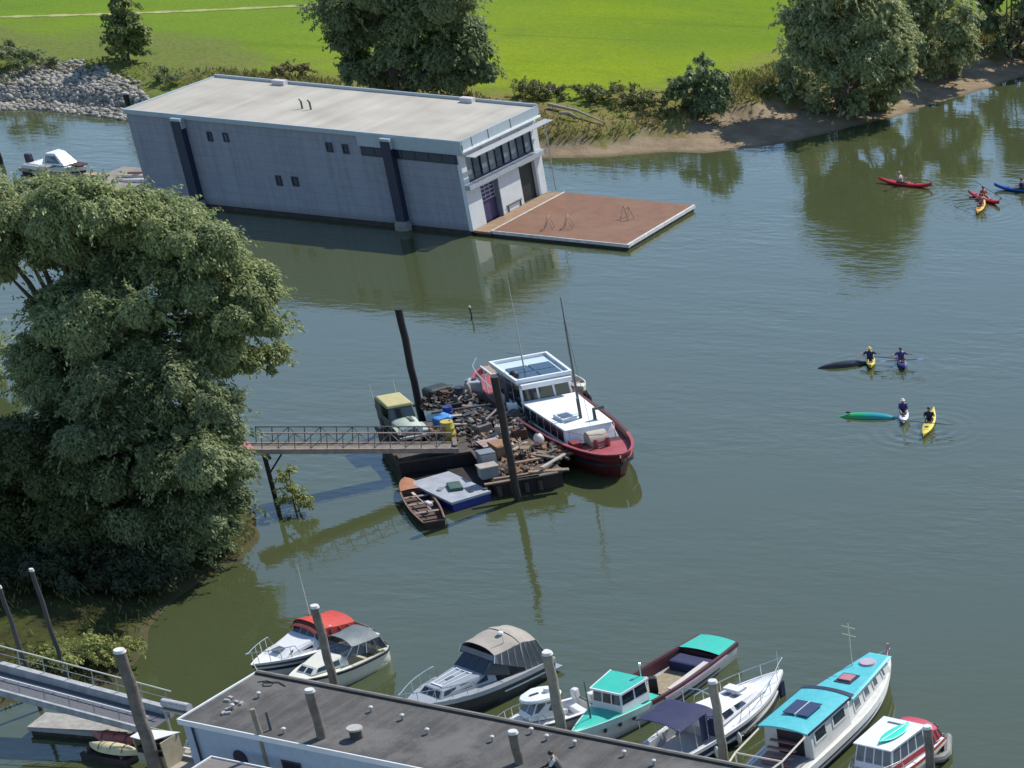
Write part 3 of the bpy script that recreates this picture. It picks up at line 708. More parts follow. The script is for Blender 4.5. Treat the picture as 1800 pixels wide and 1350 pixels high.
# ---------- red topped cabin cruiser
r, L_ = boat('cabin_cruiser', 'white cabin cruiser under a bright red canvas top', 'motorboat', (628, 1092), (440, 1166), .85, 1.15)
H = Hull(r, L_, 2.5, .8, 1.1, .86, 2.0, rake=.5)
H.hull([WHITE]); H.deck(WHITE, .5, 1.0); H.well(GREYP, .02, .5, .35, .2)
H.rail(DGREY, dz=-.12, w=.03, h=.09); H.rail(NAVYH, dz=-.34, w=.015, h=.12, name='hull_stripe')
c_, f = cabin(r, WHITE, -.1, 2.0, 1.0, .68, .85, .5, .85, 1.42, fx=.75, bx=.05, zf=1.0, zt1=1.25, bevel=.08)
windows(c_, f['R'], split_spans(2, .12, .8), .3, .75); windows(c_, f['L'], split_spans(2, .12, .8), .3, .75)
MB().box(1.2, 1.75, -.25, .25, 1.12, 1.24).build('hatch', PANE, r, bevel=.03)
ws, f = cabin(r, pm('windscreen_frame', (.55, .57, .58), .35), -1.0, .35, 1.0, .86, .95, .70, .95, 1.72, fx=.55, zt1=1.65, name='windscreen')
windows(ws, f['F'], split_spans(3, .03, .97, .03), .12, .92); windows(ws, f['R'], split_spans(2, .03, .9, .04), .3, .92); windows(ws, f['L'], split_spans(2, .03, .9, .04), .3, .92)
RED = pm('red_canvas', (.50, .045, .03), .75, var=.18, bump=.015, dirt=(.3, .05, .04), dirt_amt=.4)
arch(r, -3.0, -.25, .98, .95, .85, 1.55, 1.98, RED, 'canopy', side_mat=RED, crown=.25, front=.1, back=.7)
arch(r, -.5, .0, .92, .85, 1.5, 1.93, 1.75, pm('dark_red_canvas', (.16, .03, .025), .8, var=.3), 'canopy_front', crown=.2)
H.pulpit(STEEL, .7)
MB().box(-H.L/2-.5, -H.L/2-.02, -.8, .8, .12, .2).build('swim_platform', WHITE, r)
antenna(r, -1.2, -.75, 1.75, 2.6, .025)

# ---------- small cream cruiser beside it
r, L_ = boat('cabin_cruiser', 'small cream cruiser with a grey see-through hood and black strake', 'motorboat', (672, 1123), (500, 1199), .85, 1.0)
H = Hull(r, L_, 2.35, .8, 1.0, .8, 2.2, rake=.3, stern_round=True)
H.hull([CREAM]); H.deck(CREAM, .48, 1.0); H.well(pm('cream_cockpit', (.52, .50, .40), .5), .05, .48, .3, .22)
H.rail(BLACK, dz=-.05, w=.04, h=.09)
c_, f = cabin(r, CREAM, -.1, 1.9, .92, .55, .78, .45, .85, 1.38, fx=.45, zf=.95, zt1=1.22, bevel=.1)
windows(c_, f['R'], split_spans(2, .1, .75, .1), .3, .8); windows(c_, f['L'], split_spans(2, .1, .75, .1), .3, .8); windows(c_, f['F'], split_spans(2, .1, .9, .1), .25, .8)
GCAN = pm('grey_green_canvas', (.13, .16, .165), .6, var=.2, bump=.02)
arch(r, -2.3, .1, 1.0, .85, .9, 1.85, 1.95, GCAN, 'canopy', side_mat=pm('smoked_vinyl', (.10, .115, .13), .12, var=.4, scale=3, spec=.7, alpha=.75), crown=.3, front=.55, back=.25, z0f=1.35)
MB().box(-2.65, -2.2, -.75, .75, .32, .66).build('bench', pm('yellowish_cushion', (.5, .47, .25), .7), r, bevel=.05)
MB().box(.05, .65, -1.02, -.6, .9, 1.0).build('deck_box', GREYP, r)
fender(r, -1.0, -1.22, .35, BLACK); fender(r, .3, -1.2, .4, BLACK)
MB().tube([(-1.2, -1.05, .98), (-.3, -1.0, 1.02)], .05).build('boat_hook', DGREY, r)

# ---------- big grey cruiser with beige hood
r, L_ = boat('motor_cruiser', 'long grey motor cruiser with beige canvas hood', 'motorboat', (941, 1142), (708, 1240), 1.0, 1.25)
H = Hull(r, L_, 3.0, .95, 1.2, .88, 2.3, rake=.5)
H.hull([pm('charcoal_hull', (.045, .048, .052), .35, var=.2, coat=.2)])
H.deck(GREYP, .42, 1.0, crown=.03); H.well(pm('grey_cockpit', (.3, .31, .31), .6), .02, .42, .45, .3)
H.rail(pm('silver_strake', (.42, .44, .46), .4, metal=.2), dz=.0, w=.03, h=.22); H.rail(WHITE, t0=.08, t1=.42, dz=-.45, w=.02, h=.07, name='white_stripe', stern=False)
c_, f = cabin(r, GREYP, -.6, 2.5, 1.12, .72, .98, .56, 1.0, 1.55, fx=.35, zf=1.08, zt1=1.42, bevel=.06)
windows(c_, f['F'], split_spans(3, .06, .94, .08), .2, .85); windows(c_, f['R'], split_spans(3, .06, .85, .08), .3, .8); windows(c_, f['L'], split_spans(3, .06, .85, .08), .3, .8)
gr = MB(); tq = f['T']
for k in range(4): gr.panel(tq, .30, .92, .16+.2*k, .19+.2*k, .035, .04)
gr.panel(tq, .30, .33, .16, .79, .045, .04).panel(tq, .89, .92, .16, .79, .05, .04)
gr.build('grab_rail', WHITE, c_)
MB().panel(tq, .55, .7, .4, .55, .03, .05).build('hatch', PANE, c_)
ws, f = cabin(r, DGREY, -1.3, .05, 1.2, 1.0, 1.12, .86, 1.05, 2.05, fx=.75, zf=1.5, zt1=2.05, name='windscreen', bevel=.02)
windows(ws, f['F'], split_spans(3, .03, .97, .03), .06, .95, GLASS); windows(ws, f['R'], split_spans(2, .02, .97, .03), .35, .95, PANE); windows(ws, f['L'], split_spans(2, .02, .97, .03), .35, .95, PANE)
BEI = pm('beige_canvas', (.36, .325, .275), .85, var=.12, bump=.015, dirt=(.3, .25, .2), dirt_amt=.4)
gauze = pm('grey_mesh_curtain', (.21, .20, .20), .5, var=.2, alpha=.88)
arch(r, -2.15, -.55, 1.22, 1.1, 1.1, 2.62, 2.5, BEI, 'canopy', side_mat=gauze, crown=.3, front=.15, z0f=2.0)
arch(r, -3.65, -2.18, 1.25, 1.22, .98, 2.4, 2.66, BEI, 'canopy_aft', side_mat=gauze, crown=.32, back=.55)
H.pulpit(STEEL, .62, .6)
MB().box(-.4, .9, -1.3, -1.12, 1.08, 1.18).build('side_step', DGREY, r)
antenna(r, -1.6, .8, 2.5, .7, .025); MB().ell((-1.9, .3, 2.72), (.16, .16, .1), 8, 5).build('gps_dome', WHITE, r, smooth=True)
MB().box(-H.L/2-.55, -H.L/2-.02, -1.1, 1.1, .18, .26).build('swim_platform', GREYP, r)
for y_ in (-.7, .8): MB().ell((-H.L/2+.1, y_, 1.1), (.3, .22, .14), 8, 5).build('fender', pm('teal_white_fender', (.5, .62, .62), .5), r, smooth=True)

# ---------- little white cuddy boat
r, L_ = boat('cuddy_boat', 'little white fishing boat with a rounded hardtop cabin', 'motorboat', (1036, 1232), (872, 1278), .6, .9)
H = Hull(r, L_, 2.0, .6, .85, .85, 2.3, rake=.35)
H.hull([WHITE]); H.deck(WHITE, .45, 1.0); H.well(WHITE, .03, .45, .2, .18); H.rail(DGREY, dz=-.05, w=.03, h=.07)
c_, f = cabin(r, WHITE, -.55, 1.0, .78, .6, .62, .42, .7, 1.62, fx=.6, bx=.12, zf=.85, bevel=.08)
windows(c_, f['F'], split_spans(2, .06, .94, .06), .3, .9, PANE); windows(c_, f['R'], split_spans(2, .05, .9, .07), .42, .88, PANE); windows(c_, f['L'], split_spans(2, .05, .9, .07), .42, .88, PANE)
rows = []
for z_, k in ((1.60, .94), (1.68, 1.02), (1.76, .95), (1.80, .6)):
    rows.append([(.0+(1.0*k)*math.cos(a), .78*k*math.sin(a)*(1 if math.cos(a) < 0 else .86), z_) for a in np.linspace(0, 2*math.pi, 16, endpoint=False)])
MB().loft(rows).build('hardtop', WHITE, r, smooth=True)
MB().cyl(-.35, .1, 1.78, 1.98, .2, .14, 10).build('radar_dome', WHITE, r, smooth=True)
MB().box(.05, .5, -.04, .04, 1.8, 1.86).build('roof_rail', DGREY, r)
MB().box(-1.9, -1.5, -.6, .6, .22, .55).box(-1.35, -1.0, -.65, -.2, .22, .5).build('seat', WHITE, r, bevel=.05)
ob = MB().box(-2.75, -2.35, -.18, .18, .35, 1.0).build('outboard_motor', WHITE, r, bevel=.08)
MB().rbox((-2.55, 0, .05), (.14, .12, .7)).build('leg', DGREY, ob)
MB().rbox((-2.0, -.5, .95), (.35, .3, .5), .4).build('bag', pm('pale_cover', (.6, .62, .62), .7), r, bevel=.08)
H.pulpit(STEEL, .6, .45)

# ---------- green launch with a long open hold
TEAL = pm('jade_paint', (.028, .45, .34), .45, var=.08, dirt=(.1, .42, .34), dirt_amt=.4)
r, L_ = boat('work_launch', 'white workboat with jade green decks and long open brown hold', 'workboat', (1262, 1118), (1003, 1290), 1.0, 1.15)
H = Hull(r, L_, 2.65, .85, 1.15, .8, 2.4, rake=.25, mid=.4)
HL = H.hull([pm('white_workboat_hull', (.62, .63, .62), .4, var=.12, dirt=(.35, .30, .27), dirt_amt=.35)])
H.deck(TEAL, .66, .995, dz=.01, crown=.08); H.deck(TEAL, 0, .14, dz=.04, crown=.1, name='stern_deck'); H.deck(TEAL, .55, .66, dz=-.06, name='side_deck')
MAR = pm('maroon_paint', (.065, .016, .022), .6, var=.3, dirt=(.06, .03, .03), dirt_amt=.6)
H.well(MAR, .14, .55, .18, .12, name='hold'); H.rail(MAR, t0=0, t1=.62, dz=.05, w=.07, h=.2); H.rail(pm('lilac_strake', (.42, .33, .42), .5, var=.2), t0=.1, t1=.55, dz=-.1, w=.09, h=.12, name='pale_strake', out=.03, stern=False)
H.rail(pm('mint_strake', (.45, .62, .56), .5), t0=.6, t1=1, dz=.02, w=.03, h=.3, name='bow_band', stern=False)
x0 = H.x(.3); MB().box(x0-1.2, x0+1.7, -1.08, .6, .19, .23).build('floor_boards', pm('sandy_boards', (.30, .25, .16), .85, var=.3, scale=4), r)
MB().box(H.x(.15), H.x(.24), -1.05, 1.05, .185, .72).build('tarpaulin', NAVY, r, bevel=.12)
MB().rbox((H.x(.33), .85, .75), (3.2, .28, .05), .03).build('plank', pm('pale_plank', (.55, .5, .45), .7), r)
cx = H.x(.62)
c_, f = cabin(r, pm('white_cabin', (.66, .68, .67), .45, var=.08), cx-.2, cx+1.75, 1.02, .82, .92, .76, 1.0, 2.0, fx=.18, bx=.05, zf=1.05, zt1=1.95, name='wheelhouse', bevel=.03)
windows(c_, f['F'], split_spans(3, .05, .95, .05), .42, .9); windows(c_, f['R'], split_spans(2, .05, .95, .06), .42, .9); windows(c_, f['L'], split_spans(2, .05, .95, .06), .42, .9)
tp = f['T']; MB().panel(tp, -.05, 1.06, -.05, 1.05, .06, .06).build('wheelhouse_roof', TEAL, r, bevel=.03)
MB().panel(tp, -.055, 1.065, -.06, -.03, .075, .09).panel(tp, -.055, 1.065, 1.03, 1.06, .075, .09).panel(tp, 1.03, 1.07, -.025, 1.025, .075, .09).build('roof_edge', WHITE, r)
for k in range(3):
    t = .72+.07*k
    for sg in (1, -1):
        MB().cyl(0, 0, -.02, .02, .11, .11, 12).build('porthole', BLACK, HL).matrix_local = Matrix.Translation((H.x(t), sg*(H.hb(t)*.965), H.gz(t)*.62)) @ Matrix.Rotation(rad(90), 4, 'X')
antenna(r, H.x(.86), -.1, 1.1, 1.9, .05, mat=pm('green_post', (.05, .14, .09), .6), name='bow_post')
eng = MB().rbox((H.x(.52), -.35, .75), (.7, .6, .7), .3).rbox((H.x(.5)-.15, .2, .95), (.35, .4, .8), .6).cyl(H.x(.53), -.1, .9, 1.5, .14, .14, 8).build('engine', BLACK, r, bevel=.06)
MB().rbox((H.x(.52)-.1, .0, 1.3), (.25, .2, .2), .5).build('engine_cowl', pm('pale_tank', (.5, .5, .45), .5), eng)
MB().tube([(cx-.3, .6, 2.0), (cx-.3, .6, 2.6)], .03, 5).ell((cx-.3, .6, 2.6), (.09, .09, .12), 6, 4).build('lamp_post', STEEL, r)

# ---------- white motor yacht with navy hull and canopy
r, L_ = boat('motor_yacht', 'white topped yacht with navy hull sides and navy cockpit canopy', 'yacht', (1148, 1330), (1374, 1176), .9, 1.35)
H = Hull(r, L_, 2.9, .85, 1.3, .82, 2.1, rake=.5)
H.hull([NAVYH]); H.deck(WHITE, .36, 1.0, crown=.06); H.well(pm('pale_cockpit', (.5, .5, .5), .6), .03, .36, .4, .22)
H.rail(WHITE, dz=.02, w=.04, h=.16); H.rail(WHITE, t0=0, t1=.9, dz=-.45, w=.025, h=.10, name='white_stripe', stern=False)
c_, f = cabin(r, WHITE, -1.6, 3.0, 1.1, .62, .92, .42, 1.0, 1.75, fx=.9, zf=1.2, zt1=1.5, bevel=.12)
windows(c_, f['R'], [(.06, .17), (.21, .38), (.46, .62)], .35, .82); windows(c_, f['L'], [(.06, .17), (.21, .38), (.46, .62)], .35, .82)
mbh = MB(); tq = f['T']
for u_, v_ in ((.62, .3), (.62, .66), (.86, .5)): MB().panel(tq, u_, u_+.1, v_-.12, v_+.1, .04, .05).build('hatch', PANE, c_)
MB().rbox((1.2, 0, 1.78), (.5, .9, .12)).build('vent_box', pm('white_box', (.7, .7, .7), .5), r)
arch(r, -4.1, -2.1, 1.25, 1.2, .95, 2.35, 2.5, NAVY, 'canopy', crown=.22)
for x in (-4.0, -3.0, -2.2):
    for sg in (1, -1): MB().tube([(x, sg*1.15, .9), (x, sg*1.15, 2.25)], .025, 5).build('canopy_pole', STEEL, r)
MB().rbox((-2.35, -1.12, 1.6), (.5, .03, 1.2)).build('side_curtain', NAVY, r)
arch(r, -1.9, -1.1, 1.0, .95, 1.5, 2.0, 1.95, NAVY, 'sprayhood', crown=.25)
MB().rbox((-1.75, -1.05, 1.35), (.04, .8, .9), .2).build('dodger', NAVY, r)
H.pulpit(STEEL, .5, .6)
antenna(r, 4.45, 0, 1.35, 1.0, .025, name='flag_staff'); MB().rbox((4.5, 0, .4), (.4, .12, .8)).build('navy_bow_fender', NAVY, r, bevel=.05)
for x in (-3.4, -2.2, -.6): fender(r, x, -1.5, .4, WHITE)
MB().tube([(-1.2, .95, 1.75), (-1.2, .95, 2.6), (-1.2, 0, 2.75), (-1.2, -.95, 2.6), (-1.2, -.95, 1.75)], .03, 5).build('radar_arch', STEEL, r)

# ---------- long canal boat with turquoise roof
TURQ = pm('turquoise_roof', (.065, .43, .47), .5, var=.10, dirt=(.16, .46, .47), dirt_amt=.5, dirt_scale=2.5)
CANW = pm('canal_white', (.60, .60, .56), .5, var=.08, dirt=(.38, .36, .31), dirt_amt=.35)
r, L_ = boat('canal_boat', 'long white canal boat with turquoise roof and solar panels', 'canal boat', (1305, 1402), (1563, 1158), .85, 1.3)
H = Hull(r, L_, 2.9, .8, 1.3, .85, 2.3, rake=.2, mid=.55)
H.hull([DIRTY]); H.rail(pm('white_gunwale', (.72, .72, .68), .5), dz=.04, w=.06, h=.32); H.deck(CANW, .0, 1, dz=.0)
H.rail(WHITE, t0=.0, t1=.99, dz=-.5, w=.02, h=.12, name='white_stripe', stern=False)
xa, xm, xb = H.x(.30), H.x(.555), H.x(.93)
c1, f = cabin(r, CANW, xa, xm, 1.25, 1.25, 1.12, 1.12, .85, 2.28, bx=.0, fx=.0, zf=.95, name='wheelhouse', bevel=.03)
for s_ in 'RL':
    for u0, u1 in ((.08, .4), (.55, .9)):
        wq = MB().frame(f[s_], u0, u1, .42, .88, .03, .06, .03, .04).build('window', CANW, c1); MB().panel(f[s_], u0+.03, u1-.03, .48, .82, .01, .02).build('pane', GLASS, wq)
tq = f['T']; rows = []
for x in np.linspace(xa-.35, xm+.1, 6): rows.append([(x, 1.24*v, 2.42-.13*v*v+(.0)) for v in np.linspace(-1, 1, 9)]+[(x, 1.22*v, 2.36-.13*v*v) for v in np.linspace(1, -1, 9)])
MB().loft(rows).build('wheelhouse_roof', TURQ, r, smooth=True)
rows = [[(x, 1.3*v, 2.44-.13*v*v) for v in np.linspace(-1, 1, 9)]+[(x, 1.24*v, 2.34-.13*v*v) for v in np.linspace(1, -1, 9)] for x in (xm+.103, xm+.4)]
MB().loft(rows).build('roof_visor', NAVYM, r, smooth=True)
for sg in (1, -1): MB().box(xa-.3, xm+.1, 1.243*sg-.03*(sg < 0), 1.243*sg+.03*(sg > 0), 2.2, 2.31).build('roof_edge', NAVYM, r)
sp = MB(); SOL = pm('solar_cells', (.035, .045, .10), .12, var=.25, scale=6, spec=.7)
for k in range(2):
    po = MB().rbox((xa+1.55, -.33+.68*k, 2.50), (1.35, .6, .03)).build('solar_panel', SOL, r)
MB().box(xa+.85, xa+2.25, .005, .035, 2.49, 2.53).build('panel_rail', WHITE, r)
c2, f2_ = cabin(r, CANW, xm, xb, 1.2, .62, 1.06, .5, .95, 1.95, fx=.2, zf=1.22, zt1=1.85, name='saloon', bevel=.04)
for s_ in 'RL':
    for k, (u0, u1) in enumerate(((.12, .28), (.36, .5), (.58, .7), (.8, .88))):
        if s_ == 'L': u0, u1 = 1-u1, 1-u0
        wq = MB().frame(f2_[s_], u0, u1, .22, .85, .02, .07, .03, .04).build('window', CANW, c2); MB().panel(f2_[s_], u0+.02, u1-.02, .29, .78, .01, .02).build('pane', PANE, wq)
b_, t_, _f = frustum(xm+.41, xb+.25, 1.2, .62, 1.06, .5, 1.955, 2.08, fx=.3, bx=.05, zf=1.86, zt1=1.95)
MB().hexa(b_, t_).build('saloon_roof', TURQ, r, bevel=.06)
def zr(x): return 2.08+(1.95-2.08)*(x-xm)/(xb-xm)
PINK = pm('faded_pink_hatch', (.42, .17, .20), .6, var=.15)
hx = xm+2.2; MB().rbox((hx, .05, zr(hx)+.07), (.62, .62, .12)).build('skylight', PINK, r, bevel=.02); MB().rbox((hx, .05, zr(hx)+.03), (1.0, .84, .04)).build('skylight_base', NAVYM, r)
hx = xb-1.1; MB().cyl(hx, .0, zr(hx)-.02, zr(hx)+.1, .42, .38, 16).build('round_hatch', pm('pale_pink_hatch', (.45, .36, .42), .5), r, smooth=True)
fo = MB().tube([(H.x(.985), 0, 1.2), (H.x(1.0), 0, 2.1)], [.13, .07]).build('stem_post', pm('pink_stem', (.5, .28, .28), .5, var=.2), r)
H.pulpit(STEEL, .9, .5, n=5)
an = MB().tube([(xb-1.6, .55, 2.0), (xb-1.6, .55, 4.1)], .03, 5)
for z_ in (3.5, 3.9): an.tube([(xb-1.6, .2, z_), (xb-1.6, .9, z_+.05)], .02, 5)
an.build('mast_aerial', pm('yellowish_mast', (.5, .5, .35), .5), r)
cr_ = MB()
pts = [(H.x(.02), -.9, 1.9), (H.x(.12), -1.15, 2.0), (xa-.3, -1.15, 2.2)]
pts2 = [(H.x(.02), .9, 1.9), (H.x(.12), 1.15, 2.0), (xa-.3, 1.15, 2.2)]
cr_.tube(pts, .045, 6).tube(pts2, .045, 6).tube([(H.x(.12), -1.15, 2.0), (H.x(.12), 1.15, 2.0)], .04, 6).tube([pts[0], (H.x(-.01), 0, 1.9), pts2[0]], .045, 6)
for p in (pts[0], pts2[0], pts[1], pts2[1]): cr_.tube([(p[0], p[1], .8), p], .04, 6)
cr_.build('stern_frame', pm('cream_tube', (.6, .55, .45), .5), r)
MB().box(H.x(.1), xa-.1, -1.05, 1.05, .82, .95).build('aft_deck', pm('grey_deck_boards', (.27, .25, .25), .8, var=.3, scale=4), r)
st = MB()
for k in range(4): st.box(xa-1.3+.3*k, xa-1.12+.3*k, -.7, .7, 1.0+.22*k, 1.06+.22*k)
st.build('steps', pm('reddish_slats', (.28, .12, .11), .7, var=.3), r)
MB().box(xa-.03, xa-.002, -.8, .5, .95, 2.1).build('open_doorway', BLACK, r)

# ---------- white launch with red hood, a turquoise paddle board on its roof
a = U(1539, 1305, 2.15); c = U(1581, 1271, 2.15); hd = math.atan2(a[1]-c[1], a[0]-c[0])
r = thing('day_cruiser', 'white cabin boat with red stripe and crimson hood at the stern', 'motorboat', ((a[0]+c[0])/2+.15*math.cos(hd), (a[1]+c[1])/2+.15*math.sin(hd), 0), hd)
H = Hull(r, 6.6, 2.5, .75, 1.05, .85, 2.2, rake=.35); H.hull([WHITE]); H.deck(WHITE, .45, 1.0); H.well(WHITE, .02, .45, .35, .2)
H.rail(pm('red_band', (.33, .03, .04), .5), dz=-.02, w=.025, h=.1); H.rail(pm('cream_band', (.6, .52, .36), .5), dz=-.18, w=.035, h=.14, name='lower_strake')
c_, f = cabin(r, WHITE, -1.5, 1.35, 1.1, .98, 1.0, .9, .8, 2.02, fx=.35, zf=.95, bevel=.03)
windows(c_, f['F'], split_spans(4, .04, .96, .04), .28, .9, PANE); windows(c_, f['R'], split_spans(4, .04, .96, .04), .38, .9, PANE); windows(c_, f['L'], split_spans(4, .04, .96, .04), .38, .9, PANE)
for s_ in 'RL': MB().panel(f[s_], 0, 1, .05, .28, .015, .02).build('red_panel', pm('red_band', (.33, .03, .04), .5), c_)
MB().panel(f['T'], -.06, 1.1, -.04, 1.04, .07, .07).build('cabin_roof', WHITE, r, bevel=.04)
MB().panel(f['T'], .1, .16, .2, .6, .085, .02).build('roof_mark', PANE, r)
arch(r, -3.05, -1.55, 1.0, 1.05, .9, 1.6, 2.0, pm('crimson_canvas', (.42, .035, .075), .7, var=.15, bump=.015), 'canopy', side_mat=pm('crimson_canvas'  , (.42, .035, .075)), crown=.3, back=.3)
H.pulpit(STEEL, .6, .5)
MB().cyl(-2.1, -1.05, .8, 1.6, .26, .26, 10).build('life_ring_bag', WHITE, r, smooth=True)
ob = MB().box(-3.85, -3.4, -.2, .2, .4, 1.05).build('outboard_motor', BLACK, r, bevel=.08)
MB().rbox((-3.62, 0, .1), (.15, .12, .7)).build('leg', DGREY, ob)
# board
hd2 = hd; q0 = U(1546, 1307, 2.14); q1 = U(1598, 1272, 2.14); pc = (q0+q1)/2
bo = thing('paddle_board', 'bright turquoise paddle board lying on the white cabin roof', 'paddle board', (pc[0], pc[1], 2.115), math.atan2(q1[1]-q0[1], q1[0]-q0[0]))
bl = math.hypot(*(q1-q0)[:2]); rings = []
for k in range(15):
    t = k/14; hbk = .36*max(.06, (1-abs(2*t-1)**2.4)); rings.append([(bl*(t-.5), hbk*math.cos(a_), .06+.05*math.sin(a_)+.05*abs(2*t-1)**4) for a_ in np.linspace(0, 2*math.pi, 10, endpoint=False)])
MB().loft(rings).build('board', pm('aqua_board', (.02, .62, .45), .35, var=.05), bo, smooth=True)
MB().loft([[(bl*(t-.5), .03*v, .114+.05*abs(2*t-1)**4) for v in (-1, 1)] for t in np.linspace(.08, .92, 9)], closed=False, cap=False).build('board_stripe', WHITE, bo)
# grey inflatable tender lying behind its stern
r = thing('tender', 'grey inflatable tender with outboard behind the crimson hooded boat', 'dinghy', U(1645, 1322, .1)*np.array([1, 1, 0]), hd+.5)
pts = [(-1.2, .55, .25), (.5, .55, .25), (1.05, .3, .32), (1.2, 0, .36), (1.05, -.3, .32), (.5, -.55, .25), (-1.2, -.55, .25)]
MB().tube(pts, .2, 8).build('tube', pm('grey_hypalon', (.18, .18, .17), .7, var=.3), r, smooth=True); MB().box(-1.1, .9, -.45, .45, .08, .14).box(-1.1, -1.0, -.4, .4, .14, .5).build('floor', WOODG, r)
ob = MB().rbox((-1.25, 0, .65), (.3, .28, .45)).build('outboard_motor', BLACK, r, bevel=.06); MB().rbox((-1.25, 0, .2), (.1, .1, .6)).build('leg', DGREY, ob)

# ---------- white speedboat moored far left
r, L_ = boat('speedboat', 'white open speedboat moored beyond the willow at far left', 'speedboat', (56, 287), (153, 296), .5, .7)
H = Hull(r, L_, 2.3, .65, .85, .85, 2.2, rake=.5); H.hull([WHITE]); H.deck(WHITE, .55, 1); H.well(pm('grey_cockpit2', (.35, .36, .38), .6), .03, .55, .25, .2)
H.rail(NAVYH, dz=-.3, w=.02, h=.12)
ws, f = cabin(r, WHITE, -.7, 1.2, .95, .7, .75, .5, .85, 1.65, fx=.8, bx=.35, zf=.85, name='windscreen'); windows(ws, f['R'], [(.15, .85)], .15, .8, PANE); windows(ws, f['L'], [(.15, .85)], .15, .8, PANE); windows(ws, f['F'], [(.1, .9)], .2, .9, PANE)
MB().box(-2.2, -1.2, -.8, .8, .3, .75).build('seat', WHITE, r, bevel=.1)
ob = MB().rbox((-H.L/2-.15, 0, .85), (.5, .45, .7)).build('outboard_motor', pm('purple_black', (.03, .02, .05), .4), r, bevel=.1); MB().rbox((-H.L/2-.15, 0, .1), (.16, .14, .8)).build('leg', BLACK, ob)
MB().rbox((2.0, -.1, .95), (.9, 1.0, .12)).build('bow_cover', pm('dark_maroon_cover', (.06, .02, .03), .7), r, bevel=.05)
r = thing('floating_jetty', 'narrow sunlit jetty strip just behind the willow top', 'jetty', U(110, 302, .3)*np.array([1, 1, 0]), BY+.02)
MB().box(-3.5, 3.3, -.35, .35, .15, .38).build('deck', TAN, r); MB().box(-3.3, 3.1, -.3, .3, -.3, .147).build('floats', DIRTY, r)
r = thing('floating_jetty', 'short pale jetty piece at the near left foot of the boathouse', 'jetty', U(210, 342, .3)*np.array([1, 1, 0]), BY+.1)
MB().box(-2.0, 2.2, -.45, .45, .15, .4).build('deck', pm('pale_concrete', (.45, .43, .38), .8, var=.2), r); MB().box(-1.8, 2.0, -.4, .4, -.3, .147).build('floats', DIRTY, r)
# ================================================================== RED TUG, WORK BARGE, JEEP, GANGWAY, SMALL CRAFT, DARK PILES
HULLR = pm('oxblood_hull', (.105, .012, .014), .5, var=.3, scale=2, dirt=(.07, .02, .02), dirt_amt=.6)
REDD = pm('faded_red_deck', (.33, .055, .065), .65, var=.25, scale=2, dirt=(.3, .14, .13), dirt_amt=.6)
r, L_ = boat('red_tug', 'red hulled converted tug with white deckhouse and wheelhouse', 'tug', (862, 641), (1091, 800), 1.0, 1.5)
TUG = r
H = Hull(r, L_, 4.7, 1.0, 1.55, .72, 2.9, rnd=True, rake=.7, mid=.42, stern_round=True, flare=.93)
H.hull([HULLR]); H.deck(REDD, .02, .2, dz=-.36, crown=.06, inset=.05, name='aft_deck'); H.deck(pm('shaded_side_deck', (.05, .02, .02), .7, var=.3), .2, .83, dz=-.36, crown=.06, inset=.05, name='side_deck'); H.deck(REDD, .83, .99, dz=-.36, crown=.06, inset=.05, name='foredeck')  # side deck coloured dark to stand in for the cabin's shadow
H.rail(REDD, t0=0, t1=.2, dz=.02, w=.09, h=.07, name='bulwark_cap', n=10); H.rail(REDD, t0=.82, t1=1, dz=.02, w=.09, h=.07, name='bulwark_cap', n=12, stern=False); H.rail(pm('shaded_red_cap', (.10, .02, .025), .6, var=.3), t0=.202, t1=.818, dz=.02, w=.09, h=.07, name='bulwark_cap', n=16, stern=False); H.rail(BLACK, dz=-.62, w=.09, h=.16, name='fender_strake', out=.04)  # middle cap darkened likewise for the cabin's shadow
zd = .75
HW = pm('tug_white', (.74, .76, .77), .4, var=.06, dirt=(.5, .52, .52), dirt_amt=.25)
# long low deckhouse forward of the wheelhouse
xw = .35
c1, f = cabin(r, HW, xw-.69, 5.95, 1.72, 1.58, 1.62, 1.4, zd, 1.72, fx=.42, zf=.95, zt1=1.8, name='deckhouse', bevel=.05)
windows(c1, f['R'], split_spans(6, .03, .95, .02), .25, .9); windows(c1, f['L'], split_spans(6, .04, .93, .05), .38, .82)  # near-side panes enlarged so dark glass also gives the wall its shade
MB().panel(f['T'], -.01, 1.02, -.02, 1.02, .06, .06).build('deckhouse_roof', pm('bright_white_roof', (.80, .80, .79), .45, var=.04), r, bevel=.02)
MB().rbox((3.7, -.62, 1.92), (1.15, .95, .2), .1).build('skylight', pm('pale_skylight', (.55, .62, .64), .4), r, bevel=.04); MB().rbox((3.75, -.62, 2.035), (.75, .6, .03), .1).build('skylight_pane', PANE, r)
MB().tube([(4.1, .15, 1.75), (4.1, .15, 3.0)], .1, 8).build('stove_pipe', pm('sooty_pipe', (.09, .09, .085), .7), r)
MB().tube([(4.75, .75, 1.75), (4.75, .75, 2.45), (4.75, 1.35, 2.47)], [.11, .11, .13], 8).build('cowl_vent', pm('sooty_pipe', (.09, .09, .085)), r)
MB().tube([(3.6, .35, 1.75), (3.6, .35, 8.6)], [.075, .03], 7).build('mast', pm('grey_mast', (.16, .16, .16), .5), r)
MB().tube([(3.25, .42, 1.75), (3.25, .42, 7.2)], [.05, .025], 6).build('second_mast', pm('pale_mast2', (.45, .46, .44), .5), r)
MB().tube([(3.6, .35, 7.6), (5.9, 0, 1.95)], .012, 4).build('stay', DGREY, r)
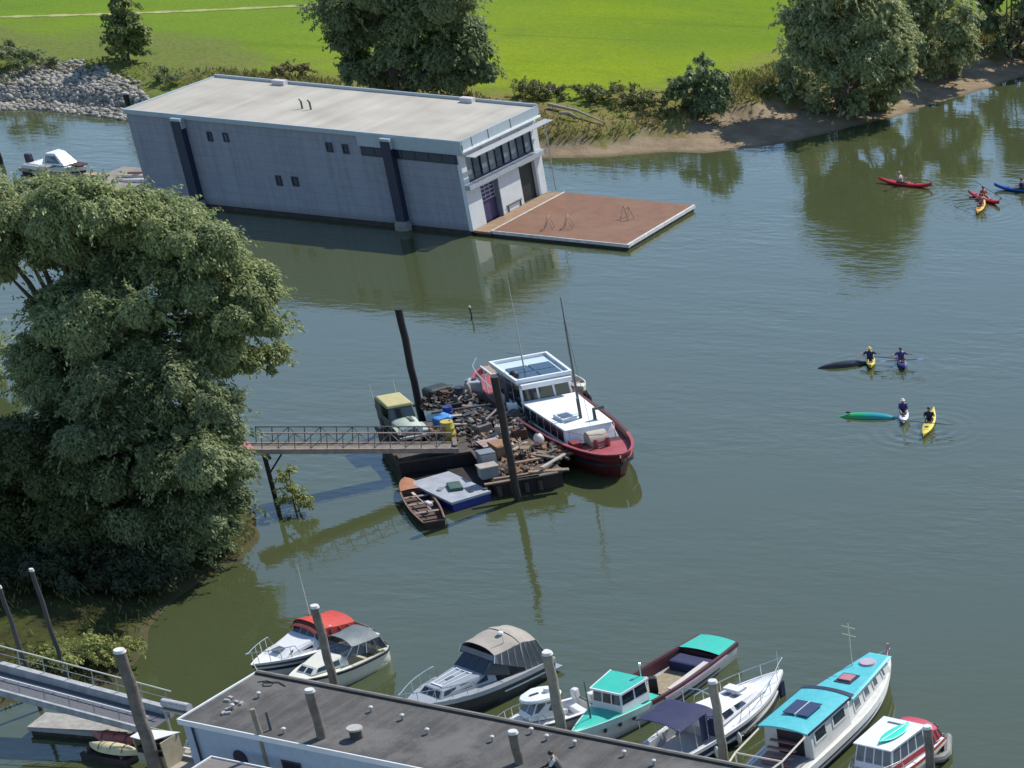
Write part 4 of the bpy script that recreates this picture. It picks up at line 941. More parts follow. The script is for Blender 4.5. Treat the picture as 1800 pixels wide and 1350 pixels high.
# wheelhouse
c2, f = cabin(r, HW, -4.6, xw-.7, 1.62, 1.62, 1.55, 1.5, zd, 2.72, fx=.38, bx=.25, name='wheelhouse', bevel=.03)
windows(c2, f['F'], split_spans(3, .04, .96, .045), .5, .93); windows(c2, f['R'], split_spans(3, .06, .97, .03), .3, .92); windows(c2, f['L'], split_spans(3, .1, .96, .07), .56, .9)  # near-side panes made taller to darken the shaded wall
MB().panel(f['R'], .3, .45, .02, .9, .02, .02).build('door', DGREY, c2)
tp = f['T']
MB().panel(tp, -.04, 1.06, -.07, 1.07, .14, .14).build('wheelhouse_roof', pm('pale_teal_roof', (.52, .62, .62), .45, var=.08), r, bevel=.03)
pr = MB().frame(tp, -.05, 1.07, -.08, 1.08, .045, .05, .32, .19); pr.build('roof_coaming', HW, r)
MB().panel(tp, 1.07, 1.14, -.02, 1.02, .06, .28).build('visor', HW, r, bevel=.03)
for k in range(2):
    for j in range(2): MB().panel(tp, .34+.32*j, .64+.32*j, .06+.45*k, .48+.45*k, .2, .04).build('solar_panel', pm('teal_solar_cells', (.03, .06, .085), .12, var=.25, scale=6, spec=.7), r)
MB().tube([(-2.6, -.4, 2.8), (-2.6, -.4, 8.2)], [.05, .02], 6).build('aerial_mast', pm('pale_mast2', (.45, .46, .44)), r)
MB().ell((-1.7, -1.35, 3.0), (.3, .3, .22), 8, 6).build('searchlight', BLACK, r, smooth=True)
# aft: awning, deck gear
MB().rbox((-5.35, -.9, 2.25), (1.7, 1.7, .05), 0, .05).build('awning', pm('brown_awning', (.33, .25, .19), .8, var=.2), r)
aw = MB(); aw.rbox((-5.35, -1.78, 2.24), (1.8, .08, .12)).rbox((-4.47, -.9, 2.24), (.08, 1.66, .12)).build('awning_edge', WHITE, r)
for x in (-6.1, -4.6): MB().tube([(x, -1.7, .7), (x, -1.7, 2.2)], .04, 5).build('awning_post', HW, r)
MB().rbox((-6.2, .5, .9), (1.0, 1.6, .5)).build('deck_locker', pm('dark_locker', (.09, .03, .035), .6), r, bevel=.04)
rl = MB(); pts = [(H.x(t), H.hb(t)-.1, H.gz(t)+.75) for t in np.linspace(.03, .36, 6)]
for sg in (1, -1): rl.tube([(x, sg*y, z_) for x, y, z_ in pts], .03, 5)
rl.build('guard_rail', STEEL, r)
# bow: beige winch cover, red locker, rail
rows = []
for a_ in np.linspace(0, math.pi, 9): rows.append([(6.55+.62*math.cos(a_), -.55, 1.15+.72*math.sin(a_)), (6.55+.62*math.cos(a_), .55, 1.15+.72*math.sin(a_))])
w_ = MB(); w_.loft([[p[0] for p in rows], [p[1] for p in rows]]); w_.build('winch_cover', pm('beige_cover', (.46, .42, .33), .85, var=.15), r, smooth=True)
MB().rbox((6.4, -1.25, 1.25), (.7, .55, .35)).build('red_locker', pm('dark_red_box', (.20, .03, .035), .6), r, bevel=.03)
MB().cyl(7.3, .35, 1.1, 1.65, .12, .12, 8).cyl(7.3, -.35, 1.1, 1.65, .12, .12, 8).rbox((7.3, 0, 1.45), (.1, .95, .1)).build('bitts', REDD, r)
MB().tube([(6.0, -1.35, 1.1), (6.0, -1.35, 1.9), (7.2, -.9, 1.95), (7.55, 0, 1.95), (7.2, .9, 1.95), (6.0, 1.35, 1.9), (6.0, 1.35, 1.1)], .025, 5).build('bow_rail', pm('pink_rail', (.5, .2, .2), .5), r)
# white dinghy on the far side
p = U(1008, 672, .5); hd = r.rotation_euler[2]
dg = thing('dinghy', 'small white dinghy hanging against the far side of the red tug', 'dinghy', (p[0], p[1], 0), hd)
Hd = Hull(dg, 3.2, 1.35, .55, .7, .8, 2.2, rake=.15); Hd.hull([pm('ivory_hull', (.6, .58, .48), .4)]); Hd.well(pm('ivory_inside', (.55, .52, .44), .5), .05, .75, .2, .08); Hd.deck(pm('ivory_hull', (1, 1, 1)), .75, 1)
MB().box(-.2, .15, -.55, .55, .38, .43).build('thwart', WOODG, dg)
ty = thing('tyre', 'black tyre hanging on the tug side in front of the dinghy', 'tyre', U(1033, 700, .9))
ty.rotation_euler = (rad(90), 0, hd); ty.data = None
tm = MB(); tm.loft([[((.36+.13*math.cos(b_))*math.cos(a_), (.36+.13*math.cos(b_))*math.sin(a_), .13*math.sin(b_)) for b_ in np.linspace(0, 2*math.pi, 8, endpoint=False)] for a_ in np.linspace(0, 2*math.pi, 19)], cap=False); tm.build('tread', BLACK, ty, smooth=True)

TANB = pm('brown_tan_wood', (.25, .175, .115), .85, var=.35, scale=4, dirt=(.12, .08, .06), dirt_amt=.6); WOODG = pm('grey_brown_wood', (.17, .145, .12), .85, var=.35, scale=5, dirt=(.09, .07, .055), dirt_amt=.6)
# ---------- work barge
N0 = U(737, 868, .85); N1 = U(987, 829, .85); bd = N1-N0; bw = math.hypot(bd[0], bd[1]); ba = math.atan2(bd[1], bd[0])
BG = thing('work_barge', 'low dark work barge heaped with scrap and timber', 'barge', (N0[0], N0[1], 0), ba)
bR = Matrix.Rotation(ba, 3, 'Z'); BLEN = 11.0
def bl2w(x, y, z=0.): v = bR @ Vector((x, y, 0)); return np.array([N0[0]+v.x, N0[1]+v.y, z])
def w2bl(p): v = bR.transposed() @ Vector((p[0]-N0[0], p[1]-N0[1], 0)); return v.x, v.y
DKZ = .9
def B_(px, py, z=DKZ): x, y = w2bl(U(px, py, z)); return x, y
NX, NY = bw*.52, 5.2
BH_ = pm('black_barge_hull', (.022, .017, .017), .7, var=.4, dirt=(.07, .025, .02), dirt_amt=.5)
MB().prism([(NX, 0), (bw, 0), (bw, BLEN), (0, BLEN), (0, NY), (NX, NY)], -.5, .78).build('hull', BH_, BG)
MB().prism([(NX-.06, -.06), (bw+.06, -.06), (bw+.06, BLEN+.06), (-.06, BLEN+.06), (-.06, NY-.06), (NX-.06, NY-.06)], .783, DKZ).build('deck', pm('barge_deck', (.075, .06, .05), .85, var=.45, scale=1.5, dirt=(.17, .12, .085), dirt_amt=.7, dirt_scale=.9), BG)
MB().box(.1, NX-.07, .5, NY-.07, -.5, .16).build('shadow_float', pm('shadow_black_float', (.012, .008, .009), .75, var=.4, dirt=(.05, .015, .015), dirt_amt=.5), BG)  # low float added in the notch, coloured near black for the deep shadow
MB().box(NX, bw+.04, -.1, .1, DKZ+.003, DKZ+.16).build('edge_timber', TANB, BG)
MB().box(-.1, .06, NY, BLEN, DKZ+.003, DKZ+.18).build('side_coaming', RUST, BG)
for k in range(6): MB().tube([(bw*.35+k*.75, -.08, .62), (bw*.35+k*.75, -.08, .05)], .14, 8).build('hanging_fender', WOODD, BG)

cl = np.random.default_rng(5)
def item(name, label, cat, px, py, build, z=DKZ+.01, rz=None, group=None):
    x, y = B_(px, py, z); p = bl2w(x, y, z)
    t_ = thing(name, label, cat, p, ba+(cl.uniform(-.5, .5) if rz is None else rz), group); build(t_); return t_
def crate(sx, sy, sz, mat):
    def f(t_):
        MB().box(-sx/2, sx/2, -sy/2, sy/2, 0, sz).build('box', mat, t_, bevel=.02)
        fr = MB()
        for s_ in (-1, 1): fr.box(-sx/2-.02, sx/2+.02, s_*(sy/2+.003)-.02, s_*(sy/2+.003)+.02, sz*.8, sz*.97).box(-sx/2-.02, sx/2+.02, s_*(sy/2+.003)-.02, s_*(sy/2+.003)+.02, sz*.05, sz*.2)
        fr.build('batten', WOODG, t_)
    return f
def drum(mat, h=.88, rr=.29):
    def f(t_):
        d_ = MB().loft([[(q*math.cos(a_), q*math.sin(a_), z_) for a_ in np.linspace(0, 2*math.pi, 14, endpoint=False)] for z_, q in ((0, rr), (h*.32, rr), (h*.34, rr*1.05), (h*.36, rr), (h*.64, rr), (h*.66, rr*1.05), (h*.68, rr), (h, rr))]).build('drum', mat, t_, smooth=True)
        MB().cyl(rr*.5, 0, h, h+.04, .05).build('bung', DGREY, t_)
    return f
def machine(mat, s=1.):
    def f(t_):
        MB().rbox((0, 0, .3*s), (.9*s, .55*s, .6*s)).build('housing', mat, t_, bevel=.04)
        MB().cyl(.2*s, 0, .6*s, .95*s, .14*s, .11*s, 10).build('filter', DGREY, t_); MB().tube([(-.3*s, 0, .6*s), (-.3*s, 0, 1.0*s), (-.5*s, 0, 1.1*s)], .04).build('exhaust', RUST, t_)
    return f
def plank(l, wd=.2, th=.06, mat=WOODG, tilt=0.):
    def f(t_): MB().rbox((0, 0, th/2+abs(math.sin(tilt))*l/2), (l, wd, th), 0, 0, tilt).build('board', mat, t_)
    return f
def heap(name, label, px, py, n, R_, hgt, mats, cat='scrap heap'):
    """loose rubble of small offcuts nobody could count, one object"""
    x, y = B_(px, py); p = bl2w(x, y, DKZ)
    mb = MB()
    for k in range(int(n*1.7)):
        a_ = cl.uniform(0, 6.28); q = math.sqrt(cl.uniform()); xx, yy = R_[0]*q*math.cos(a_), R_[1]*q*math.sin(a_)
        zz = hgt*.72*(1-q*q)*cl.uniform(.4, 1)+.06; s_ = cl.uniform(.08, .34)
        mb.rbox((xx, yy, zz), (s_*cl.uniform(.8, 2.6), s_*cl.uniform(.4, 1), s_*cl.uniform(.15, .7)), cl.uniform(0, 3.1), cl.uniform(-.5, .5), cl.uniform(-.5, .5))
    me = mb.build(name, mats)
    for pl in me.data.polygons: pl.material_index = (pl.index//6*7) % len(mats)
    me.location = p; me.rotation_euler = (0, 0, ba); tag(me, label, cat, kind='stuff'); return me
PALE = pm('pale_scrap', (.36, .32, .27), .7, var=.3); BRN = pm('brown_scrap', (.24, .15, .09), .8, var=.35); GRY = pm('grey_scrap', (.15, .135, .12), .6, var=.35); ORG = pm('orange_brown_scrap', (.30, .15, .08), .8, var=.3)
heap('scrap_heap', 'brown timber offcuts heaped at the front corner of the barge', 945, 800, 210, (2.0, 1.5), .5, [BRN, TANB, DIRTY, ORG, WOODG])
heap('scrap_heap', 'dark metal scrap heaped along the middle of the barge', 840, 745, 190, (1.7, 2.3), .7, [DIRTY, RUST, GRY, DGREY, DIRTY, PALE])
heap('scrap_heap', 'grey and white odds and ends lying beside the tug side', 905, 735, 130, (.9, 1.8), .45, [PALE, GRY, DIRTY, WOODG])
heap('scrap_heap', 'dark clutter stacked at the back end of the barge', 790, 708, 170, (1.9, 1.3), .8, [DIRTY, DGREY, RUST, GRY, WOODD])
heap('scrap_heap', 'rusty bits lying on the deck behind the jeep', 775, 765, 90, (.8, 1.4), .35, [RUST, BRN, DIRTY, PALE])
heap('scrap_heap', 'brown rubbish spread over the front left deck edge of the barge', 893, 828, 120, (1.3, .8), .3, [BRN, TANB, DIRTY, WOODD, ORG])
heap('scrap_heap', 'rusty brown pile in the very middle of the barge deck', 868, 775, 150, (1.3, 1.2), .45, [RUST, BRN, DIRTY, WOODD, PALE])
item('crate', 'orange brown wooden crate left of the front dark pile', 'crate', 882, 800, crate(.9, 1.2, .7, ORG), rz=.2)
item('grey_cabinet', 'grey metal cabinet standing near the front edge of the barge', 'cabinet', 858, 820, lambda t_: (MB().box(-.45, .45, -.4, .4, 0, .9).build('body', pm('bluish_metal', (.19, .21, .23), .5), t_, bevel=.03), MB().box(-.4, .4, -.43, -.403, .08, .8).build('door', GALV, t_)), rz=.1)
item('grey_cabinet', 'lower pale topped grey cabinet at the front edge of the barge', 'cabinet', 860, 838, lambda t_: (MB().box(-.5, .5, -.35, .35, 0, .6).build('body', pm('bluish_metal', (.19, .21, .23), .5), t_, bevel=.03), MB().box(-.54, .54, -.39, .39, .603, .68).build('lid', PALE, t_)), rz=.1)
item('oil_drum', 'yellow drum standing at the end of the gangway', 'drum', 791, 772, drum(pm('yellow_drum', (.50, .40, .06), .5, dirt=(.25, .15, .05), dirt_amt=.5), 1.05, .36), rz=0)
item('tarpaulin', 'crumpled bright blue tarpaulin bundle behind the yellow drum', 'tarpaulin', 778, 750, lambda t_: MB().rbox((0, 0, .3), (.9, .7, .6), .3).rbox((.35, .3, .35), (.6, .7, .5), .9, .3).build('bundle', pm('blue_tarp', (.04, .22, .55), .5, var=.25, bump=.03), t_, bevel=.14), z=1.0)
item('blue_barrel', 'dark blue plastic barrel beside the bright blue bundle', 'barrel', 790, 738, drum(pm('blue_plastic', (.02, .04, .22), .4), .8, .28), rz=0)
item('oil_drum', 'dark drum standing at the back of the barge by the tug', 'drum', 812, 708, drum(pm('dark_drum', (.03, .035, .05), .5), .95, .3), rz=0)
item('gas_bottle', 'pale grey gas bottle lying near the back of the barge', 'gas bottle', 825, 700, lambda t_: (MB().ell((0, 0, .5), (.2, .2, .5), 10, 8).build('bottle', PALE, t_, smooth=True), MB().cyl(0, 0, .98, 1.1, .07).build('valve', STEEL, t_)))
item('water_tank', 'light grey water tank standing against the tug stern', 'tank', 838, 692, lambda t_: (MB().box(-.4, .4, -.5, .5, 0, .85).build('tank', pm('pale_tank2', (.36, .38, .40), .5), t_, bevel=.1), MB().cyl(0, 0, .85, .95, .15).build('lid', DGREY, t_)))
item('generator', 'dirty engine block in the dark heap by the rear pile', 'engine', 800, 725, machine(DIRTY))
item('winch', 'grey winch machine in the middle of the barge', 'winch', 850, 765, machine(GRY, 1.1))
item('pump', 'rusty pump engine right of the front dark pile', 'pump', 915, 770, machine(RUST, .9))
item('buoy', 'round white buoy on the barge near the tug bow', 'buoy', 949, 782, lambda t_: (MB().ell((0, 0, .35), (.3, .3, .33), 10, 7).build('ball', pm('buoy_white', (.72, .6, .55), .5), t_, smooth=True), MB().cyl(0, 0, .66, .8, .06).build('eye', DGREY, t_)), z=1.3)
item('canister', 'two tone white canister lying among the grey odds and ends', 'canister', 902, 722, lambda t_: (MB().rbox((0, 0, .25), (.6, .4, .5), .4).build('body', WHITE, t_, bevel=.08), MB().cyl(.1, 0, .5, .58, .08).build('cap', DGREY, t_)), z=1.2)
item('fuel_can', 'pale upright fuel can left of the front dark pile', 'canister', 878, 770, lambda t_: (MB().box(-.16, .16, -.22, .22, 0, .75).build('body', PALE, t_, bevel=.05), MB().tube([(-.1, 0, .75), (-.1, 0, .85), (.1, 0, .85), (.1, 0, .75)], .03).build('grip', DGREY, t_)), z=1.0)
item('pallet', 'grey wooden pallet lying flat in the middle of the barge', 'pallet', 862, 782, lambda t_: (MB().box(-.6, .6, -.6, -.2, .12, .16).box(-.6, .6, -.16, .2, .12, .16).box(-.6, .6, .24, .6, .12, .16).build('slats', pm('pinkish_wood', (.36, .27, .24), .8, var=.3), t_), MB().box(-.55, -.4, -.58, .58, 0, .117).box(.4, .55, -.58, .58, 0, .117).build('bearers', WOODD, t_)), z=1.1)
item('chair', 'broken wooden chair on the brown timber heap', 'chair', 925, 800, lambda t_: (MB().box(-.25, .25, -.25, .25, .42, .46).build('seat', TANB, t_), MB().box(-.25, -.21, -.25, .25, .463, .95).build('backrest', TANB, t_), [MB().box(x-.03, x+.03, y-.03, y+.03, 0, .417).build('leg', TANB, t_) for x in (-.2, .2) for y in (-.2, .2)]), z=1.2)
PLG = 'loose planks on the work barge'
for px_, py_, l, rz_, til, mt in ((820, 735, 2.2, .3, .15, PALE), (828, 712, 3.0, 1.2, .05, WOODG), (850, 722, 2.4, -.5, .1, WOODG), (900, 845, 3.0, .02, 0, TANB), (940, 838, 2.6, .05, 0, WOODG), (965, 830, 2.2, -.1, .05, TANB), (930, 815, 2.0, .5, .15, TANB), (960, 806, 1.8, -.6, .1, WOODG), (915, 790, 2.2, 1.0, .15, PALE), (800, 780, 1.8, 1.4, .1, WOODG), (975, 815, 3.2, .9, .1, PALE), (835, 750, 2.4, -.1, .1, PALE), (890, 760, 2.0, .7, .2, WOODG)):
    item('timber_plank', 'weathered timber plank lying loose on the cluttered barge', 'plank', px_, py_, plank(l, cl.uniform(.16, .34), .07, mt, til), z=1.05, rz=rz_, group=PLG)
for px_, py_, l, rz_ in ((815, 700, 4.2, 1.0), (855, 745, 3.6, .9), (812, 725, 3.4, -.2)):
    item('steel_pipe', 'long rusty steel pipe lying loose on the cluttered barge', 'pipe', px_, py_, lambda t_: MB().tube([(-l/2, 0, .1), (l/2, 0, .35)], .07, 8).build('pipe', GRY, t_), z=1.2, rz=rz_, group='steel pipes on the work barge')
item('tarpaulin', 'dark bulky tarpaulin heap at the far back corner of the barge', 'tarpaulin', 772, 702, lambda t_: MB().rbox((0, 0, .4), (1.6, 1.1, .8), .3).rbox((.7, .3, .3), (1.0, .9, .6), .7).build('bundle', pm('black_green_tarp', (.018, .03, .026), .6, var=.3, bump=.04), t_, bevel=.22))

# ---------- jeep standing on the barge
p = U(704, 783, DKZ); jd = math.atan2(*(U(752, 790, .95)-U(700, 740, .95))[1::-1])
jp = thing('jeep', 'old pale green off road car with khaki canvas roof', 'jeep', (*(bl2w(*[a-b for a, b in zip(B_(712, 766), (0, 0))])[:2]), DKZ+.005), ba-math.pi/2+.12)
JG = pm('pale_jeep_green', (.40, .47, .38), .5, var=.15, dirt=(.3, .3, .24), dirt_amt=.5); JD = pm('dark_jeep_green', (.09, .11, .095), .6, var=.25)
bd_ = MB().box(-1.95, .35, -.78, .78, .5, 1.08).build('body', JD, jp, bevel=.05)
rows = [[(x, -hw, .62), (x, -hw, z_-.1), (x, -hw*.75, z_), (x, 0, z_+.05), (x, hw*.75, z_), (x, hw, z_-.1), (x, hw, .62)] for x, hw, z_ in ((.353, .72, 1.16), (1.0, .66, 1.13), (1.75, .56, 1.05), (1.82, .54, .95))]
MB().loft(rows).build('hood', JG, jp, smooth=True)
lv = MB(); [lv.rbox((.55+.12*k, .28, 1.215-.01*k), (.05, .3, .02)) for k in range(6)]; lv.build('hood_louvre', DGREY, jp)
fn = MB()
for sg in (1, -1):
    w_ = MB(); w_.loft([[(x, sg*.5, z_), (x, sg*.86, z_-.02), (x, sg*.86, z_-.09), (x, sg*.5, z_-.09)] for x, z_ in ((.5, .62), (.7, .9), (1.0, .98), (1.5, .96), (1.9, .82))]); w_.build('fender', JG, jp)
    hl = MB().cyl(0, 0, -.04, .05, .13, .15, 12).build('headlight', pm('chrome_lamp', (.6, .62, .66), .15, metal=.3), jp, smooth=True); hl.matrix_local = Matrix.Translation((1.86, sg*.42, .9)) @ Matrix.Rotation(rad(90), 4, 'Y')
MB().box(1.825, 1.86, -.3, .3, .6, 1.0).build('grille', pm('pale_grille', (.5, .52, .5), .4), jp)
gs = MB(); [gs.box(1.862, 1.875, -.27+.09*k, -.23+.09*k, .64, .96) for k in range(7)]; gs.build('grille_slot', BLACK, jp)
MB().box(1.95, 2.1, -.85, .85, .5, .64).build('bumper', pm('pale_bumper', (.48, .47, .43), .5), jp, bevel=.02)
wsf, f = cabin(jp, JD, .12, .34, .74, .74, .68, .68, 1.1, 1.72, fx=.16, bx=.02, name='windscreen_frame', bevel=.01)
windows(wsf, f['F'], [(.05, .48), (.52, .95)], .12, .9, GLASS)
b_, t_, _f = frustum(-1.9, .3, .8, .78, .66, .70, 1.76, 1.92, bx=.12, fx=.06); MB().hexa(b_, t_).build('canvas_roof', pm('khaki_canvas', (.44, .40, .19), .85, var=.12, bump=.012), jp, bevel=.05)
b_, t_, _f = frustum(-1.93, -.85, .78, .78, .76, .77, 1.083, 1.757); MB().hexa(b_, t_).build('rear_curtain', JD, jp)
MB().box(-.845, -.0, -.74, .74, 1.083, 1.1).build('seat_base', BLACK, jp)
for sg in (1, -1): MB().rbox((-.45, sg*.35, 1.28), (.14, .5, .5), 0, 0, -.15).build('seat', BLACK, jp, bevel=.04)
for x in (-1.25, 1.25):
    for sg in (1, -1):
        wh = MB().cyl(0, 0, -.11, .11, .40, .40, 18).build('wheel', BLACK, jp, bevel=.04); wh.matrix_local = Matrix.Translation((x, sg*.72, .40)) @ Matrix.Rotation(rad(90), 4, 'X')
        MB().cyl(0, 0, -.125, .125, .2, .2, 12).build('rim', JD, wh)
for y_ in (-.8, .55): MB().tube([(-1.9, y_, 1.2), (-2.1, y_, 2.5)], .018, 5).build('whip_aerial', pm('pale_mast', (.6, .6, .56), .5), jp)
sw = MB().cyl(0, 0, -.1, .1, .38, .38, 16).build('spare_wheel', BLACK, jp); sw.matrix_local = Matrix.Translation((-2.06, -.1, .95)) @ Matrix.Rotation(rad(90), 4, 'Y')

# ---------- gangway from the willow bank to the barge
g0 = U(448, 792, 3.1); g1 = U(806, 790, 1.15); gd = g1-g0; gl = np.linalg.norm(gd); ga = math.atan2(gd[1], gd[0]); gt = math.asin(gd[2]/gl)
gw = thing('gangway', 'narrow steel gangway with truss rails leading to the barge', 'gangway', g0); gw.rotation_euler = (0, -gt, ga)
GW = pm('rusty_pink_steel', (.30, .22, .19), .7, var=.3, dirt=(.42, .38, .34), dirt_amt=.5); GB = pm('gangway_beam', (.33, .26, .21), .75, var=.3, dirt=(.2, .13, .1), dirt_amt=.5)
MB().box(0, gl, .08, 1.15, -.06, 0).build('deck', WOODG, gw)
for s_, y_ in ((-1, 0), (1, 1.15)):
    MB().box(0, gl, y_-.03, y_+.05, -.2, .07).build('beam', GB, gw)
    tr = MB(); n_ = 12
    for k in range(n_+1):
        x = gl*.035+gl*.93*k/n_; tr.tube([(x, y_, .1), (x, y_, .95)], .028, 5)
        if k < n_: x2 = gl*.035+gl*.93*(k+1)/n_; tr.tube([(x, y_, .12), (x2, y_, .93)] if k % 2 else [(x, y_, .93), (x2, y_, .12)], .02, 5)
    tr.tube([(gl*.035, y_, .95), (gl*.965, y_, .95)], .04, 6)
    tr.build('truss_rail', pm('dark_rail', (.10, .10, .10), .6, var=.3) if s_ > 0 else GW, gw)
MB().box(-1.0, -.003, -.1, 1.25, -.3, .1).build('end_platform', pm('red_platform', (.34, .13, .12), .7, var=.25), gw)
p0 = U(453, 800, 2.8); pb = np.array([p0[0]+.0, p0[1], 0])
ps = thing('gangway_post', 'slim dark post in the water holding up the gangway end', 'post', (g0[0]+.25, g0[1]+.4, -.5))
MB().tube([(0, 0, 0), (0, 0, 3.3)], .13, 8).build('post', DIRTY, ps); MB().tube([(.05, 0, 2.2), (.9, .15, 3.25)], .05, 6).build('brace', DIRTY, ps); MB().rbox((0, .1, 3.2), (.3, 1.3, .16), ga).build('crosshead', DIRTY, ps)

# ---------- blue and white flat raft, rowing boat
q = [U(737, 844, .55), U(794, 883, .55), U(861, 863, .55)]; d_ = q[2]-q[1]; hd = math.atan2(d_[1], d_[0]); rw, rl_ = math.hypot(d_[0], d_[1]), math.hypot(*(q[0]-q[1])[:2])
fb = thing('flat_raft', 'white topped flat raft with blue sides in front of the barge', 'raft', (q[1][0], q[1][1], 0), hd)
MB().box(0, rw, 0, rl_, -.2, .42).build('hull', pm('royal_blue_side', (.012, .022, .19), .5, var=.3), fb)
MB().box(-.04, rw+.04, -.04, rl_+.04, .423, .55).build('deck', pm('pale_raft_deck', (.34, .365, .40), .6, var=.25, scale=1.5, dirt=(.3, .3, .33), dirt_amt=.6), fb)
MB().rbox((rw*.55, rl_*.42, .64), (1.1, .75, .18), 1.2).build('hatch_cover', pm('green_net', (.05, .10, .085), .8, var=.4), fb, bevel=.06); MB().rbox((rw*.25, rl_*.5, .58), (.5, .25, .06), .6).build('mat', pm('grey_mat', (.2, .22, .24), .8), fb)
q0, q1 = U(712, 842, .45), U(763, 914, .45); d_ = q1-q0
rb_ = thing('rowing_boat', 'old wooden rowing boat with orange brown foredeck', 'rowing boat', (*((q0+q1)/2)[:2], 0), math.atan2(d_[1], d_[0])+math.pi)
rl_ = math.hypot(d_[0], d_[1])
Hr = Hull(rb_, rl_, 1.6, .42, .5, .72, 2.0, rnd=True, rake=.1, mid=.4)
Hr.hull([pm('black_brown_hull', (.035, .02, .016), .6, var=.3)]); Hr.deck(pm('orange_foredeck', (.38, .17, .09), .6, var=.2), .72, 1., dz=.03); Hr.well(pm('dark_boat_inside', (.10, .06, .045), .8, var=.35), .04, .72, .1, .07)
Hr.rail(pm('brown_gunwale', (.22, .13, .09), .7, var=.3), w=.03, h=.06)
for t in (.25, .45, .62): MB().box(Hr.x(t)-.11, Hr.x(t)+.11, -Hr.hb(t)+.09, Hr.hb(t)-.09, .3, .34).build('thwart', pm('greyish_thwart', (.25, .19, .16), .8), rb_)
ro = thing('oars', 'pair of pale oars and a pale bundle lying in the wooden rowing boat', 'oars', (*(U(745, 882, .5))[:2], .44), rb_.rotation_euler[2]+.1)
MB().tube([(-1.3, .05, .05), (1.1, .1, .1)], .035, 6).rbox((1.3, .1, .1), (.5, .15, .03)).build('oar', pm('pale_oar', (.52, .42, .36), .6), ro); MB().rbox((-.5, -.1, .1), (.5, .28, .22), .2).build('bundle', pm('white_bundle', (.6, .52, .5), .7), ro, bevel=.06)

# ---------- tall dark mooring piles
def pile(label, top, base, rr, mat, cap=None, name='mooring_pile', group=None, z0=-1., capc=None, n=12, rt=None):
    b0 = U(*base, 0); lo_, hi_ = 0., 25.
    for _ in range(40):
        m_ = (lo_+hi_)/2
        if proj((b0[0], b0[1], m_))[1] > top[1]: lo_ = m_
        else: hi_ = m_
    o = thing(name, label, 'pile', (b0[0], b0[1], 0), 0, group); rt = rr if rt is None else rt
    k = 9; rings = []
    for j in range(k+1):
        z_ = z0+(lo_-z0)*j/k; q_ = rr+(rt-rr)*j/k
        rings.append([(q_*(1+.05*math.sin(3*a_+j))*math.cos(a_)+.02*math.sin(j*2.1), q_*(1+.05*math.sin(2*a_+j*1.3))*math.sin(a_)+.02*math.cos(j*1.7), z_) for a_ in np.linspace(0, 2*math.pi, n, endpoint=False)])
    MB().loft(rings).build('shaft', mat, o, smooth=True)
    if capc: MB().cyl(0, 0, lo_, lo_+.12, rt*1.12, rt*.95, 12).build('cap', capc, o, smooth=True)
    return o
BLKP = pm('tarred_pile', (.016, .014, .015), .6, var=.4)
pile('tall tarred pile behind the jeep at the back of the barge', (692, 543), (743, 742), .21, BLKP)
pile('tall tarred pile standing in front of the barge clutter', (868, 662), (911, 880), .21, pm('rusty_tarred_pile', (.03, .02, .018), .6, var=.4, dirt=(.08, .04, .03), dirt_amt=.5))
pile('dark pile rising behind the far left corner of the boathouse', (222, 165), (262, 318), .22, BLKP, capc=pm('pale_cap', (.5, .42, .38), .6))
pile('slim white topped marker post standing alone in open water', (828, 541), (830, 562), .07, pm('marker_dark', (.06, .06, .065), .5), capc=pm('marker_white', (.7, .7, .68), .5), name='marker_post', rt=.06)
pile('black post at the left picture edge beyond the willow', (-2, 268), (3, 288), .16, BLKP, name='mooring_post')
